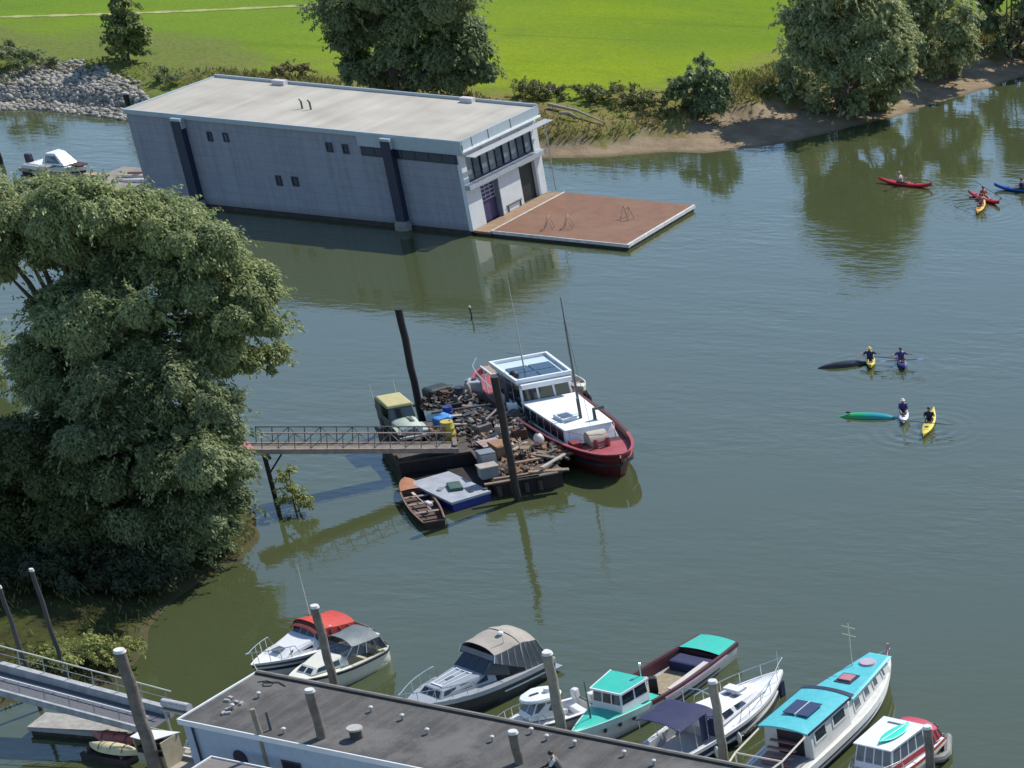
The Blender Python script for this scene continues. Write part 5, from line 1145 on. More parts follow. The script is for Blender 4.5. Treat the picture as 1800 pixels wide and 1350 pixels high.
# ================================================================== KAYAKS AND PADDLERS
SKIN = pm('skin', (.42, .24, .16), .55, var=.05)
def person(label, loc, rz, shirt, hair, lean=0., arms='paddle', hat=None, legs=True, seat=.0, group=None, trousers=None):
    """a seated figure: one continuous skinned body; hair / clothing are children. x forward, z up, origin at the seat"""
    o = thing('person', label, 'person', loc, rz, group)
    V_ = []; E_ = []; R_ = []
    def v(p, q, par=None):
        V_.append(p); R_.append(q); i_ = len(V_)-1
        if par is not None: E_.append((par, i_))
        return i_
    l = lean
    pel = v((0, 0, .12), .125); sp_ = v((.02+l*.25, 0, .32), .125, pel); ch = v((.02+l*.6, 0, .52), .14, sp_); nk = v((.03+l*.85, 0, .68), .06, ch); hd_ = v((.06+l, 0, .80), .092, nk); tp_ = v((.06+l, 0, .90), .075, hd_)
    v((.155+l, 0, .80), .018, hd_)   # nose
    for s_ in (1, -1):
        sh = v((.02+l*.7, s_*.18, .60), .062, ch)
        if arms == 'paddle': el = v((.16+l*.7, s_*.30, .40), .046, sh); wr = v((.36+l*.5, s_*.26, .46), .032, el); dr = (.07, -s_*.01, -.01)
        elif arms == 'out': el = v((.1+l*.7, s_*.40, .50), .046, sh); wr = v((.2+l*.5, s_*.60, .52), .032, el); dr = (.03, s_*.06, 0)
        else: el = v((.22+l*.7, s_*.24, .36), .046, sh); wr = v((.42+l*.6, s_*.16, .26), .032, el); dr = (.07, -s_*.01, -.02)
        w_ = V_[wr]; pa = v((w_[0]+dr[0], w_[1]+dr[1], w_[2]+dr[2]), .034, wr); pw_ = V_[pa]
        for k in range(4):
            off = (k-1.5)*.017; b1 = v((pw_[0]+dr[0]*.55+.0, pw_[1]+dr[1]*.5+off*(abs(dr[0]) > abs(dr[1])), pw_[2]-.008+off*(abs(dr[0]) <= abs(dr[1]))), .009, pa)
            b2 = v((V_[b1][0]+.02, V_[b1][1], V_[b1][2]-.02), .0085, b1); v((V_[b2][0]-.004, V_[b2][1], V_[b2][2]-(.02+.003*(k % 2))), .008, b2)
        v((pw_[0], pw_[1]-s_*.03, pw_[2]-.03), .010, pa)  # thumb
        hp = v((.08, s_*.10, .10), .085, pel); kn = v((.46, s_*.16, .20), .062, hp); an_ = v((.86, s_*.12, .07), .04, kn); v((.95, s_*.12, .12), .035, an_)
    me = bpy.data.meshes.new('body'); me.from_pydata(V_, E_, []); me.update(); me.materials.append(SKIN)
    b = bpy.data.objects.new('body', me); COL.objects.link(b); b.parent = o
    sk = b.modifiers.new('skin', 'SKIN'); sk.use_smooth_shade = True
    sd = me.skin_vertices[0].data
    for k, q in enumerate(R_): sd[k].radius = (q, q)
    sd[0].use_root = True
    ss = b.modifiers.new('sub', 'SUBSURF'); ss.levels = 1; ss.render_levels = 1
    # jacket follows the torso
    rings = []
    for z_, x_, rx, ry in ((.10, 0, .17, .20), (.30, .02+l*.22, .165, .195), (.50, .02+l*.58, .17, .22), (.60, .02+l*.7, .14, .21), (.665, .03+l*.82, .08, .10)):
        rings.append([(x_+rx*math.cos(a_), ry*math.sin(a_), z_) for a_ in np.linspace(0, 2*math.pi, 14, endpoint=False)])
    MB().loft(rings).build('jacket', shirt, o, smooth=True)
    for s_ in (1, -1):
        sh = (.02+l*.7, s_*.19, .60); el = {'paddle': (.16+l*.7, s_*.30, .40), 'out': (.1+l*.7, s_*.40, .50)}.get(arms, (.22+l*.7, s_*.24, .36))
        MB().tube([sh, el], [.085, .068], 8).build('sleeve', shirt, o, smooth=True)
    if trousers:
        for s_ in (1, -1): MB().tube([(.0, s_*.10, .11), (.46, s_*.16, .21), (.84, s_*.12, .08)], [.115, .085, .06], 8).build('trouser_leg', trousers, o, smooth=True)
    hm = MB().ell((.045+l, 0, .855), (.115, .105, .095), 10, 6).build('hair' if not hat else 'hat', hat or hair, o, smooth=True)
    if hat: MB().cyl(.07+l, 0, .84, .855, .15, .14, 12).build('brim', hat, o)
    for s_ in (1, -1): MB().ell((.15+l, s_*.035, .825), (.01, .013, .01), 6, 4).build('eye', BLACK, o)
    MB().ell((.147+l, 0, .765), (.008, .026, .007), 6, 4).build('mouth', pm('lip', (.3, .1, .09), .5), o)
    return o
def kayak(label, stern, bow, mat, wd=.62, cock=.5, flipped=False, cat='kayak', hatch=True, rim=True, two=None, length=None, up=.22, name='kayak', group=None):
    a = U(*stern, .15); c = U(*bow, .15); d = c-a; l = math.hypot(d[0], d[1]) if length is None else length; mid = (a+c)/2
    o = thing(name, label, cat, (mid[0], mid[1], 0), math.atan2(d[1], d[0]), group)
    rings = []; n_ = 20
    for k in range(n_+1):
        t = k/n_; w_ = wd/2*max(.03, (1-abs(2*t-1)**2.3)); rise = up*abs(2*t-1)**3; hd_ = .17*(.35+.65*(1-abs(2*t-1)**2))
        if flipped:
            rings.append([(l*(t-.5), w_*math.cos(a_), (.02-rise*.5+.26*(1-abs(2*t-1)**2.5)*max(0, math.sin(a_))**.8 if math.sin(a_) > 0 else -.06)) for a_ in np.linspace(0, 2*math.pi, 14, endpoint=False)])
        else:
            rings.append([(l*(t-.5), w_*math.cos(a_)*(1 if math.sin(a_) > -.2 else .8), .14+rise+(hd_*.75 if math.sin(a_) > 0 else .2)*math.sin(a_)) for a_ in np.linspace(0, 2*math.pi, 14, endpoint=False)])
    hb = MB().loft(rings).build('hull', mat, o, smooth=True, angle=60)
    if not flipped:
        cx = l*(cock-.5); zr_ = .14+.17*.75+.01
        if rim:
            MB().tube([(cx+.48*math.cos(a_), wd*.36*math.sin(a_), zr_+.02) for a_ in np.linspace(0, 2*math.pi, 17)], .03, 6).build('cockpit_rim', BLACK, o)
            MB().prism([(cx+.46*math.cos(a_), wd*.345*math.sin(a_)) for a_ in np.linspace(0, 2*math.pi, 16, endpoint=False)], zr_-.02, zr_+.012).build('spray_deck', pm('spraydeck', (.02, .02, .025), .7), o)
        if hatch:
            for s_ in (-1, 1):
                x = cx+s_*l*.24; MB().cyl(x, 0, .20, .285, wd*.2, wd*.19, 12).build('hatch', BLACK, o)
    return o, np.array([mid[0], mid[1], 0]), math.atan2(d[1], d[0]), l
def paddler(k, label, shirt, hair, cock=.5, **kw):
    o, m_, a_, l = k; x = l*(cock-.5)-.12
    return person(label, (m_[0]+x*math.cos(a_), m_[1]+x*math.sin(a_), .10), a_, shirt, hair, **kw)
def paddle(label, c, ang, tilt=.1, z=.62, l=2.2, col=None):
    o = thing('paddle', label, 'paddle', (c[0], c[1], z), ang); o.rotation_euler = (0, tilt, ang)
    sh = MB().tube([(-l/2, 0, 0), (l/2, 0, 0)], .022, 6).build('shaft', pm('paddle_shaft', (.05, .05, .05), .5), o)
    for s_ in (-1, 1): MB().loft([[(s_*(l/2-.06+.46*q), .13*w_*math.cos(b_), .018*math.sin(b_)) for b_ in np.linspace(0, 2*math.pi, 8, endpoint=False)] for q, w_ in ((0, .25), (.3, .85), (.7, 1), (1, .55))]).build('blade', col or BLACK, o)
    return o
YEL = pm('yellow_plastic', (.62, .50, .05), .35, var=.05); REDK = pm('red_plastic', (.52, .035, .04), .35, var=.08); ORK = pm('orange_yellow_plastic', (.66, .36, .05), .35, var=.05); BLU = pm('blue_plastic_kayak', (.025, .10, .36), .35, var=.1)
PUR = pm('purple_jacket', (.05, .035, .16), .7, var=.1); NAVJ = pm('navy_jacket', (.02, .022, .08), .7); REDJ = pm('red_jacket', (.42, .05, .06), .7); DKJ = pm('dark_jacket', (.03, .02, .022), .7); BRNH = pm('brown_hair', (.07, .035, .02), .7); BLNH = pm('fair_hair', (.42, .30, .16), .7); YH = pm('yellow_helmet', (.66, .55, .12), .4); WHH = pm('white_cap', (.7, .68, .66), .6); PINKJ = pm('salmon_jacket', (.5, .17, .14), .7)
k = kayak('long red kayak paddled alone in the tree reflection', (1549, 318), (1634, 328), REDK, .62, .45, up=.3, length=4.6)
p = paddler(k, 'fair haired person in a pale top leaning back in the red kayak', pm('pale_top', (.45, .36, .3), .7), BLNH, .45, lean=-.15); paddle('black paddle held low across the lone red kayak', k[1]+np.array([-.1, -.1, 0]), k[2]+1.2, .15, .55)
k = kayak('orange yellow kayak pointing at the camera, rafted beside a red one', (1733, 343), (1714, 383), ORK, .64, .5, length=4.2)
paddler(k, 'person with brown hair and salmon jacket in the orange yellow kayak', PINKJ, BRNH, .42, lean=.1, arms='out'); paddle('black paddle sticking out left of the orange yellow kayak', k[1]+np.array([-.9, .4, 0]), 2.7, .2, .5)
k = kayak('red kayak half hidden behind the orange yellow one', (1706, 340), (1753, 357), REDK, .62, .5, length=4.0)
paddler(k, 'person in a red jacket in the kayak behind the orange yellow one', REDJ, BRNH, .5, lean=.05); paddle('black paddle held upright by the paddler in red', k[1]+np.array([.3, .3, 0]), k[2]+1.3, .6, .75)
k = kayak('blue kayak at the right picture edge', (1838, 338), (1752, 329), BLU, .62, .5, up=.3, length=4.5)
paddler(k, 'person in a dark blue jacket in the kayak at the right edge', NAVJ, BRNH, .5)
kayak('overturned black kayak lying keel up beside a yellow one', (1441, 643), (1527, 634), pm('black_plastic', (.016, .017, .022), .3, var=.15), .8, flipped=True, length=4.0)
k = kayak('short yellow kayak beside the overturned black one', (1528, 613), (1532, 655), YEL, .6, .5, length=3.0)
paddler(k, 'person with yellow helmet and navy jacket in the short yellow kayak', NAVJ, BRNH, .52, hat=YH, arms='out'); paddle('dark paddle lying right of the short yellow kayak', U(1545, 629, .4), .05, .05, .45, 1.9, pm('red_blade', (.35, .12, .12), .5))
k = kayak('blue purple kayak just right of the short yellow one', (1578, 620), (1592, 651), pm('violet_plastic', (.06, .055, .30), .35), .6, .55, length=2.9)
paddler(k, 'person in a purple jacket holding a paddle in the blue purple kayak', PUR, BRNH, .5, arms='out'); paddle('paddle with one pale and one dark blue blade held across the blue purple kayak', U(1585, 633, .6), .15, -.05, .6, 2.0, pm('pale_blue_blade', (.12, .22, .45), .4))
m, t, b, N, L = nodes('green_to_teal_plastic'); GT = m; b.inputs['Roughness'].default_value = .3
tc = N('TexCoord'); sp_ = N('SeparateXYZ'); L(tc.outputs['Generated'], sp_.inputs[0]); cr = N('ValToRGB'); cr.color_ramp.elements[0].position = .3; cr.color_ramp.elements[0].color = (.02, .36, .09, 1); cr.color_ramp.elements[1].position = .6; cr.color_ramp.elements[1].color = (.015, .27, .29, 1); L(sp_.outputs[0], cr.inputs[0]); L(cr.outputs[0], b.inputs['Base Color'])
k = kayak('overturned green and teal kayak lying across the bow of a white one', (1471, 728), (1582, 731), GT, .74, flipped=True, length=4.1)
MB().box(-1.35, -1.1, -.06, .06, .24, .32).build('grab_handle', BLACK, k[0])
k = kayak('white kayak at the end of the green and teal one', (1589, 712), (1588, 748), pm('white_plastic', (.66, .66, .7), .35), .6, .45, length=2.9)
paddler(k, 'person with white cap and purple top in the white kayak', PUR, BRNH, .35, hat=WHH, lean=.1, arms='low')
k = kayak('bright yellow kayak with a paddler at lower right', (1643, 719), (1622, 771), YEL, .68, .45, length=4.7)
paddler(k, 'person in dark clothes paddling the bright yellow kayak', DKJ, BRNH, .42, lean=.05, trousers=DKJ); paddle('black paddle held across the bright yellow kayak', U(1631, 743, .6), rad(8), .1, .6, 2.3)
# ================================================================== PONTOON BUILDING in the foreground, piles, near gangway
PYAW = -0.28632; PO = np.array([-52.4117, 90.1434, 0]); PHt, PW, PLn = 3.0, 5.05784, 46.
pb_ = thing('harbour_building', 'low blue walled harbour building on a pontoon with dark flat roof', 'building', PO, PYAW)
PAx = np.array([math.cos(PYAW), math.sin(PYAW), 0]); PAy = np.array([-math.sin(PYAW), math.cos(PYAW), 0])
def PL(px, py, z=PHt): p = U(px, py, z)-PO; return p@PAx, p@PAy
m, t, b, N, L = nodes('roofing_felt'); FELT = m; b.inputs['Roughness'].default_value = .9
tc = N('TexCoord'); n1 = N('TexNoise'); n1.inputs['Scale'].default_value = .7; n1.inputs['Detail'].default_value = 8; n1.inputs['Roughness'].default_value = .7; L(tc.outputs['Object'], n1.inputs['Vector'])
mp = N('Mapping'); mp.inputs['Scale'].default_value = (1, .12, 1); L(tc.outputs['Object'], mp.inputs[0]); n2 = N('TexNoise'); n2.inputs['Scale'].default_value = 2.2; n2.inputs['Detail'].default_value = 5; L(mp.outputs[0], n2.inputs['Vector'])
n3 = N('TexNoise'); n3.inputs['Scale'].default_value = 9; n3.inputs['Detail'].default_value = 6; L(tc.outputs['Object'], n3.inputs['Vector'])
a1 = N('Math'); a1.operation = 'ADD'; L(n1.outputs[0], a1.inputs[0]); L(n2.outputs[0], a1.inputs[1]); a2 = N('Math'); a2.operation = 'MULTIPLY_ADD'; L(n3.outputs[0], a2.inputs[0]); a2.inputs[1].default_value = .5; L(a1.outputs[0], a2.inputs[2])
cr = N('ValToRGB'); cr.color_ramp.elements[0].position = .9; cr.color_ramp.elements[0].color = (.042, .040, .038, 1); cr.color_ramp.elements[1].position = 1.5; cr.color_ramp.elements[1].color = (.115, .109, .10, 1)
mr_ = N('MapRange'); mr_.inputs[1].default_value = .9; mr_.inputs[2].default_value = 1.6; L(a2.outputs[0], mr_.inputs[0]); cr.color_ramp.elements[0].position = 0; cr.color_ramp.elements[1].position = 1
L(mr_.outputs[0], cr.inputs[0])
# felt strip seams across the roof
wv = N('TexWave'); wv.wave_type = 'BANDS'; wv.bands_direction = 'X'; wv.inputs['Scale'].default_value = .314; wv.inputs['Distortion'].default_value = .15; L(tc.outputs['Object'], wv.inputs['Vector'])
gt_ = N('Math'); gt_.operation = 'GREATER_THAN'; gt_.inputs[1].default_value = .9965; L(wv.outputs[0], gt_.inputs[0]); sc_ = N('Math'); sc_.operation = 'MULTIPLY'; sc_.inputs[1].default_value = .16; L(gt_.outputs[0], sc_.inputs[0])
mxs = N('Mix'); mxs.data_type = 'RGBA'; L(sc_.outputs[0], mxs.inputs[0]); L(cr.outputs[0], mxs.inputs[6]); mxs.inputs[7].default_value = (.2, .19, .17, 1)
n5 = N('TexNoise'); n5.inputs['Scale'].default_value = .28; n5.inputs['Detail'].default_value = 7; n5.inputs['Roughness'].default_value = .7; L(tc.outputs['Object'], n5.inputs['Vector'])
m5 = N('MapRange'); m5.inputs[1].default_value = .5; m5.inputs[2].default_value = .62; m5.inputs[4].default_value = .6; L(n5.outputs[0], m5.inputs[0])
x5 = N('Mix'); x5.data_type = 'RGBA'; L(m5.outputs[0], x5.inputs[0]); L(mxs.outputs[2], x5.inputs[6]); x5.inputs[7].default_value = (.15, .143, .13, 1)
L(x5.outputs[2], b.inputs['Base Color']); bp = N('Bump'); bp.inputs['Distance'].default_value = .01; L(n3.outputs[0], bp.inputs['Height']); L(bp.outputs[0], b.inputs['Normal'])
BLUW = pm('pale_blue_wall', (.40, .47, .55), .6, var=.1, dirt=(.3, .34, .38), dirt_amt=.4)
MB().box(.06, PLn, .06, PW-.06, .5, 2.86).build('wall', BLUW, pb_)
MB().box(0, PLn, 0, PW, 2.863, 3.0).build('roof', FELT, pb_)
MB().box(-.08, PLn, -.07, -.003, 2.8, 3.05).box(-.08, -.003, 0, PW+.05, 2.8, 3.06).build('roof_edge', pm('white_roof_edge', (.72, .74, .74), .5, var=.08), pb_)
MB().box(0, PLn, PW+.003, PW+.14, 2.75, 3.07).build('far_gutter', pm('grey_gutter', (.20, .19, .17), .7, var=.3, dirt=(.33, .31, .28), dirt_amt=.6), pb_)
MB().box(0, PLn, PW-.16, PW-.003, 3.003, 3.10).build('roof_kerb', pm('dark_kerb', (.05, .048, .045), .8, var=.3), pb_)
# openings in the near wall
def pw(px, py): p = onplane(px, py, PO+PAy*.06, PAy)-PO; return p@PAx, p[2]
xa_, za_ = pw(407, 1316); xb_, _ = pw(438, 1345)
dr_ = MB(); pts = [(xa_, .55), (xb_, .55), (xb_, za_-.35)]+[((xa_+xb_)/2+(xb_-xa_)/2*math.cos(a_), za_-.35+.35*math.sin(a_)) for a_ in np.linspace(0, math.pi, 9)[1:-1]]+[(xa_, za_-.35)]
dr_.loft([[(x, .03, z_) for x, z_ in pts], [(x, .058, z_) for x, z_ in pts]]).build('arched_door', pm('navy_door', (.018, .022, .045), .5), pb_)
for px_ in (495, 660, 800, 950):
    x0_, z1_ = pw(px_, 1338+(px_-495)*.195)
    wf = MB().box(x0_, x0_+1.0, .02, .058, 1.2, 2.0).build('window', pm('dark_red_frame', (.10, .04, .04), .6), pb_); MB().box(x0_+.08, x0_+.92, .01, .018, 1.28, 1.92).build('pane', GLASS, wf)
xs_, _ = pw(330, 1290); MB().tube([(.6, -.03, .5), (.6, -.03, 2.8)], .05).build('downpipe', NAVYM, pb_)
# roof vents, little mushroom caps
def mush(px, py, s=1., tall=.22):
    x, y = PL(px, py); o_ = MB().cyl(x, y, 3.0, 3.0+tall, .06*s, .06*s, 8).build('roof_vent', GALV, pb_); MB().ell((x, y, 3.0+tall), (.11*s, .11*s, .07*s), 10, 5).build('vent_cap', pm('white_cap2', (.46, .46, .45), .5), o_, smooth=True)
for px_, py_ in ((456, 1226), (653, 1251), (708, 1265), (752, 1290), (866, 1303), (935, 1289), (1011, 1311), (1098, 1329), (962, 1301), (410, 1247), (500, 1289), (1150, 1345)): mush(px_, py_)
x, y = PL(627, 1297); o_ = MB().cyl(x, y, 3.0, 3.42, .26, .26, 14).build('chimney', pm('dark_chimney', (.05, .048, .045), .7), pb_); MB().cyl(x, y, 3.423, 3.5, .34, .33, 14).build('chimney_cap', pm('pale_chimney_cap', (.40, .38, .35), .6), o_)
x, y = PL(476, 1283); MB().tube([(x, y, 3.0), (x, y, 3.85)], [.06, .05], 8).build('flue_pipe', DGREY, pb_)
cbm = MB(); x, y = PL(405, 1240)
for k in range(7): cbm.rbox((x+rng.uniform(-.5, .5), y+rng.uniform(-.9, .7), 3.05), (.25, .12, .1), rng.uniform(0, 3))
o_ = cbm.build('roof_debris', pm('pale_debris', (.35, .34, .32), .8), None); tag(o_, 'pale loose bits scattered at the left end of the dark roof', 'debris', kind='stuff'); o_.location = PO; o_.rotation_euler = (0, 0, PYAW)
x, y = PL(470, 1205); cb = thing('cable', 'black cable coiled on the dark roof corner', 'cable', PO+PAx*x+PAy*y+np.array([0, 0, 3.02]), PYAW)
MB().tube([(-.6, .1, 0), (-.3, .35, 0), (.1, .3, 0), (.2, .0, 0), (-.1, -.15, 0), (-.3, .1, .02), (.3, .4, .02), (.8, .2, 0)], .025, 5).build('cord', BLACK, cb, smooth=True)
# person crouching on the roof at the picture's lower edge
x, y = PL(985, 1353); pr_ = person('person crouching on the dark roof in black trousers and light sleeves', PO+PAx*x+PAy*y+np.array([0, 0, 2.98]), rad(200), pm('grey_black_shirt', (.11, .11, .11), .8), pm('black_hair', (.012, .01, .01), .6), lean=.22, arms='low', trousers=pm('black_trousers', (.015, .015, .016), .8))
for c_ in pr_.children:
    if c_.name.startswith('sleeve'): c_.data.materials[0] = pm('light_sleeve', (.6, .6, .58), .8)
# pontoon under the building and its fore deck
pt = thing('pontoon', 'wide pale pontoon deck carrying the blue harbour building', 'pontoon', PO, PYAW)
MB().box(-1.9, PLn, -6., PW+.25, .2, .497).build('deck', pm('concrete_deck', (.36, .32, .27), .85, var=.2, dirt=(.2, .18, .15), dirt_amt=.5), pt); MB().box(-1.7, PLn, -5.8, PW+.1, -.5, .197).build('float', DIRTY, pt)
# lean-to roof with white rim by the arched door
lt_ = thing('porch', 'small white edged flat porch in front of the blue wall', 'porch', PO, PYAW); px0, py0 = PL(372, 1331, 2.1)
MB().box(px0, px0+3.2, py0-3.0, py0, 2.0, 2.08).build('roof', pm('grey_brown_sheet', (.19, .17, .16), .8, var=.2), lt_); MB().box(px0-.07, px0-.003, py0-3, py0+.07, 1.97, 2.14).box(px0, px0+3.2, py0+.003, py0+.07, 1.97, 2.14).build('rim', pm('white_rim', (.74, .74, .73), .5), lt_)
for q_ in (.1, 2.9): MB().box(px0+q_, px0+q_+.1, py0-.2, py0-.1, .5, 1.997).build('post', WHITE, lt_)
# stairs and beige cabin left of the building
stp = thing('stairs', 'white open stairs at the left corner of the blue building', 'stairs', U(343, 1334, .5), PYAW)
for k in range(4): MB().box(-.6+.0*k, .45, -.2+.28*k, .04+.28*k, .15+.22*k, .2+.22*k).build('tread', WHITE, stp)
for s_ in (-.62, .45): MB().loft([[(s_, -.2, .0), (s_+.04, -.2, .0), (s_+.04, -.2, .16), (s_, -.2, .16)], [(s_, 1.0, .85), (s_+.04, 1.0, .85), (s_+.04, 1.0, 1.0), (s_, 1.0, 1.0)]]).build('stringer', WHITE, stp)
kb = thing('locker_box', 'beige open sided locker box beside the near gangway foot', 'locker', U(285, 1338, .5), PYAW)
MB().box(-.75, .75, .55, .6, 0, 1.25).box(-.75, -.7, -.5, .55, 0, 1.25).box(.7, .75, -.5, .55, 0, 1.25).box(-.7, .7, -.5, .55, .0, .05).box(-.7, .7, -.5, -.45, .05, .55).build('box', pm('beige_panels', (.42, .37, .26), .8, var=.2), kb); MB().box(-.69, .69, -.44, .54, .053, .8).build('contents', BLACK, kb)
MB().hexa([(-.85, -.5, 1.253), (.2, -.6, 1.253), (.85, .65, 1.253), (-.85, .3, 1.253)], [(-.85, -.5, 1.29), (.2, -.6, 1.29), (.85, .65, 1.29), (-.85, .3, 1.29)]).build('lid', WHITE, kb)
bk = thing('rolled_cover', 'rolled grey and white cover lying at the far left roof corner', 'rolled cover', U(311, 1243, 2.4), PYAW)
MB().tube([(-.7, 0, .1), (.7, 0, .1)], .2, 10).build('roll', pm('striped_cover', (.46, .45, .46), .8, var=.4, scale=6), bk, smooth=True); MB().box(-.75, .85, -.25, .25, -.2, -.11).build('shelf', GALV, bk)
for q_ in (-.6, .7): MB().box(q_-.04, q_+.04, -.2, -.1, -1.9, -.203).build('prop', GALV, bk)

# ---------- near gangway (lower left) with rails
g0 = U(-40, 1186, 2.55); g1 = U(283, 1272, 1.15); gd = g1-g0; gl = np.linalg.norm(gd); ga = math.atan2(gd[1], gd[0]); gt = math.asin(gd[2]/gl)
ng = thing('access_gangway', 'grey gangway with white kick rails leading down to the harbour pontoon', 'gangway', g0); ng.rotation_euler = (0, -gt, ga)
MB().box(0, gl, -.72, .72, -.05, 0).build('deck', pm('grey_grating', (.10, .105, .12), .8, var=.25, scale=6), ng)
MB().box(0, gl, .73, 1.02, -.12, .38).build('far_girder', pm('pale_girder', (.36, .375, .39), .6, var=.3, scale=3, dirt=(.2, .2, .19), dirt_amt=.7), ng)
MB().box(0, gl, -.86, -.73, -.22, .1).build('near_girder', pm('pale_girder', (.50, .52, .54)), ng)
for y_, h_ in ((1.0, 1.15), (-.8, .75)):
    hr = MB().tube([(0, y_, h_), (gl, y_, h_)], .035, 6)
    hr.build('handrail', pm('yellowish_white_rail', (.58, .58, .5), .5) if y_ > 0 else WHITE, ng)
    for k in range(8): x = gl*.03+gl*.94*k/7; MB().tube([(x, y_, .2), (x, y_, h_)], .025, 5).build('stanchion', GALV, ng)
MB().tube([(0, 1.0, .75), (gl, 1.0, .75)], .018, 5).build('mid_rail', GALV, ng)
# stacked canoes and landing float below the gangway
lf = thing('floating_jetty', 'pale grey planked float below the near gangway', 'jetty', U(148, 1272, .4)*np.array([1, 1, 0]), ga+.06)
MB().box(-2.3, 2.3, -.75, .75, .2, .4).build('deck', pm('pale_planks', (.34, .33, .31), .85, var=.3, scale=3), lf); MB().box(-2.2, 2.2, -.7, .7, -.3, .197).build('float', DIRTY, lf)
def canoe(px, py, z, mat, lab, l=2.6):
    p = U(px, py, z); o_ = thing('canoe', lab, 'canoe', (p[0], p[1], z), PYAW+.06, 'canoes beside the near gangway foot'); rings = []
    for k in range(13):
        t = k/12; w_ = .40*max(.05, (1-abs(2*t-1)**2.6)); rings.append([(l*(t-.5), w_*math.cos(a_), .34*max(-.05, math.sin(a_))*(1-.4*abs(2*t-1)**3)) for a_ in np.linspace(0, 2*math.pi, 12, endpoint=False)])
    MB().loft(rings).build('hull', mat, o_, smooth=True); kb2 = MB()
    for x in (-.6, .0, .6): kb2.tube([(x, -.36, .12), (x, -.2, .31), (x, 0, .352), (x, .2, .31), (x, .36, .12)], .02, 5)
    kb2.build('rib_strap', DGREY, o_)
    return o_
canoe(208, 1300, .55, pm('dull_red_canoe', (.34, .09, .07), .5, var=.2), 'dull red upturned canoe on the rack by the near gangway')
canoe(203, 1319, .5, pm('cream_yellow_canoe', (.58, .50, .28), .5, var=.15), 'pale yellow upturned canoe on the rack by the near gangway')
rk = thing('canoe_rack', 'low dark rack carrying the red and yellow canoes', 'rack', U(205, 1317, .25)*np.array([1, 1, 0]), PYAW+.06)
MB().box(-1.2, 1.2, -.9, .9, -.3, .3).build('float', DIRTY, rk)
for x in (-.9, .9): MB().box(x-.05, x+.05, -.85, 1.0, .303, .46).build('bearer', WOODD, rk)

# ---------- mooring piles of the harbour
OAK = pm('grey_oak_pile', (.15, .125, .10), .85, var=.35, scale=3, bump=.02, dirt=(.30, .27, .23), dirt_amt=.6); OAKL = pm('pale_oak_pile', (.27, .235, .18), .85, var=.3, scale=3, bump=.02, dirt=(.14, .12, .10), dirt_amt=.5)
CAPW = pm('bird_whitened_cap', (.62, .61, .57), .8, var=.2)
SP = pm('dark_steel_pole', (.06, .06, .062), .5, var=.2)
pile('thick weathered pile between the near gangway and the blue building', (206, 1146), (281, 1372), .30, OAK, capc=CAPW, rt=.24)
pile('slim dark steel pole with pale tip at the left picture edge', (4, 1034), (72, 1248), .10, SP, capc=CAPW, name='steel_pole')
pile('slim dark steel pole with pale tip at the far side of the near gangway', (59, 1004), (122, 1205), .10, SP, capc=CAPW, name='steel_pole')
pile('thin pale wooden pile in front of the arched door', (441, 1246), (487, 1400), .11, OAKL)
pile('dark thick pile with white cap in front of the blue wall', (531, 1216), (594, 1405), .20, OAK, capc=CAPW)
pile('grey brown pile standing between the cream cruiser and the roof', (546, 1068), (596, 1236), .19, OAK, capc=CAPW)
pile('pale thick pile between the grey cruiser and the white fishing boat', (958, 1150), (992, 1306), .24, OAKL, capc=CAPW, rt=.23)
pile('grey pile rising in front of the roof beside the crouching person', (895, 1289), (935, 1450), .20, OAK, capc=CAPW)
pile('brown grey pile between the yacht and the canal boat', (1244, 1200), (1276, 1358), .22, OAKL, capc=CAPW, rt=.2)
pile('dark grey pile at the side of the crimson hooded boat', (1621, 1280), (1640, 1392), .20, OAK, capc=CAPW)

# ---------- mooring ropes from the bows to the far gutter
def rope(lab, px, py, z, dx):
    p = U(px, py, z); q = p-PO; x = max(.4, q@PAx+dx); e_ = PO+PAx*x+PAy*(PW+.12)+np.array([0, 0, 2.72])
    o_ = thing('mooring_rope', lab, 'rope', p); d_ = e_-p
    MB().tube([tuple(d_*k+np.array([0, 0, -.35*math.sin(math.pi*k)])) for k in np.linspace(0, 1, 9)], .022, 5).build('strand', pm('rope', (.42, .38, .3), .9), o_)
rope('slack rope from the red topped cruiser bow to the dark roof edge', 445, 1166, 1.15, .3)
rope('slack rope from the big grey cruiser bow to the dark roof edge', 722, 1232, 1.25, -.5)
rope('slack rope from the green workboat bow to the dark roof edge', 1010, 1288, 1.2, -.6)
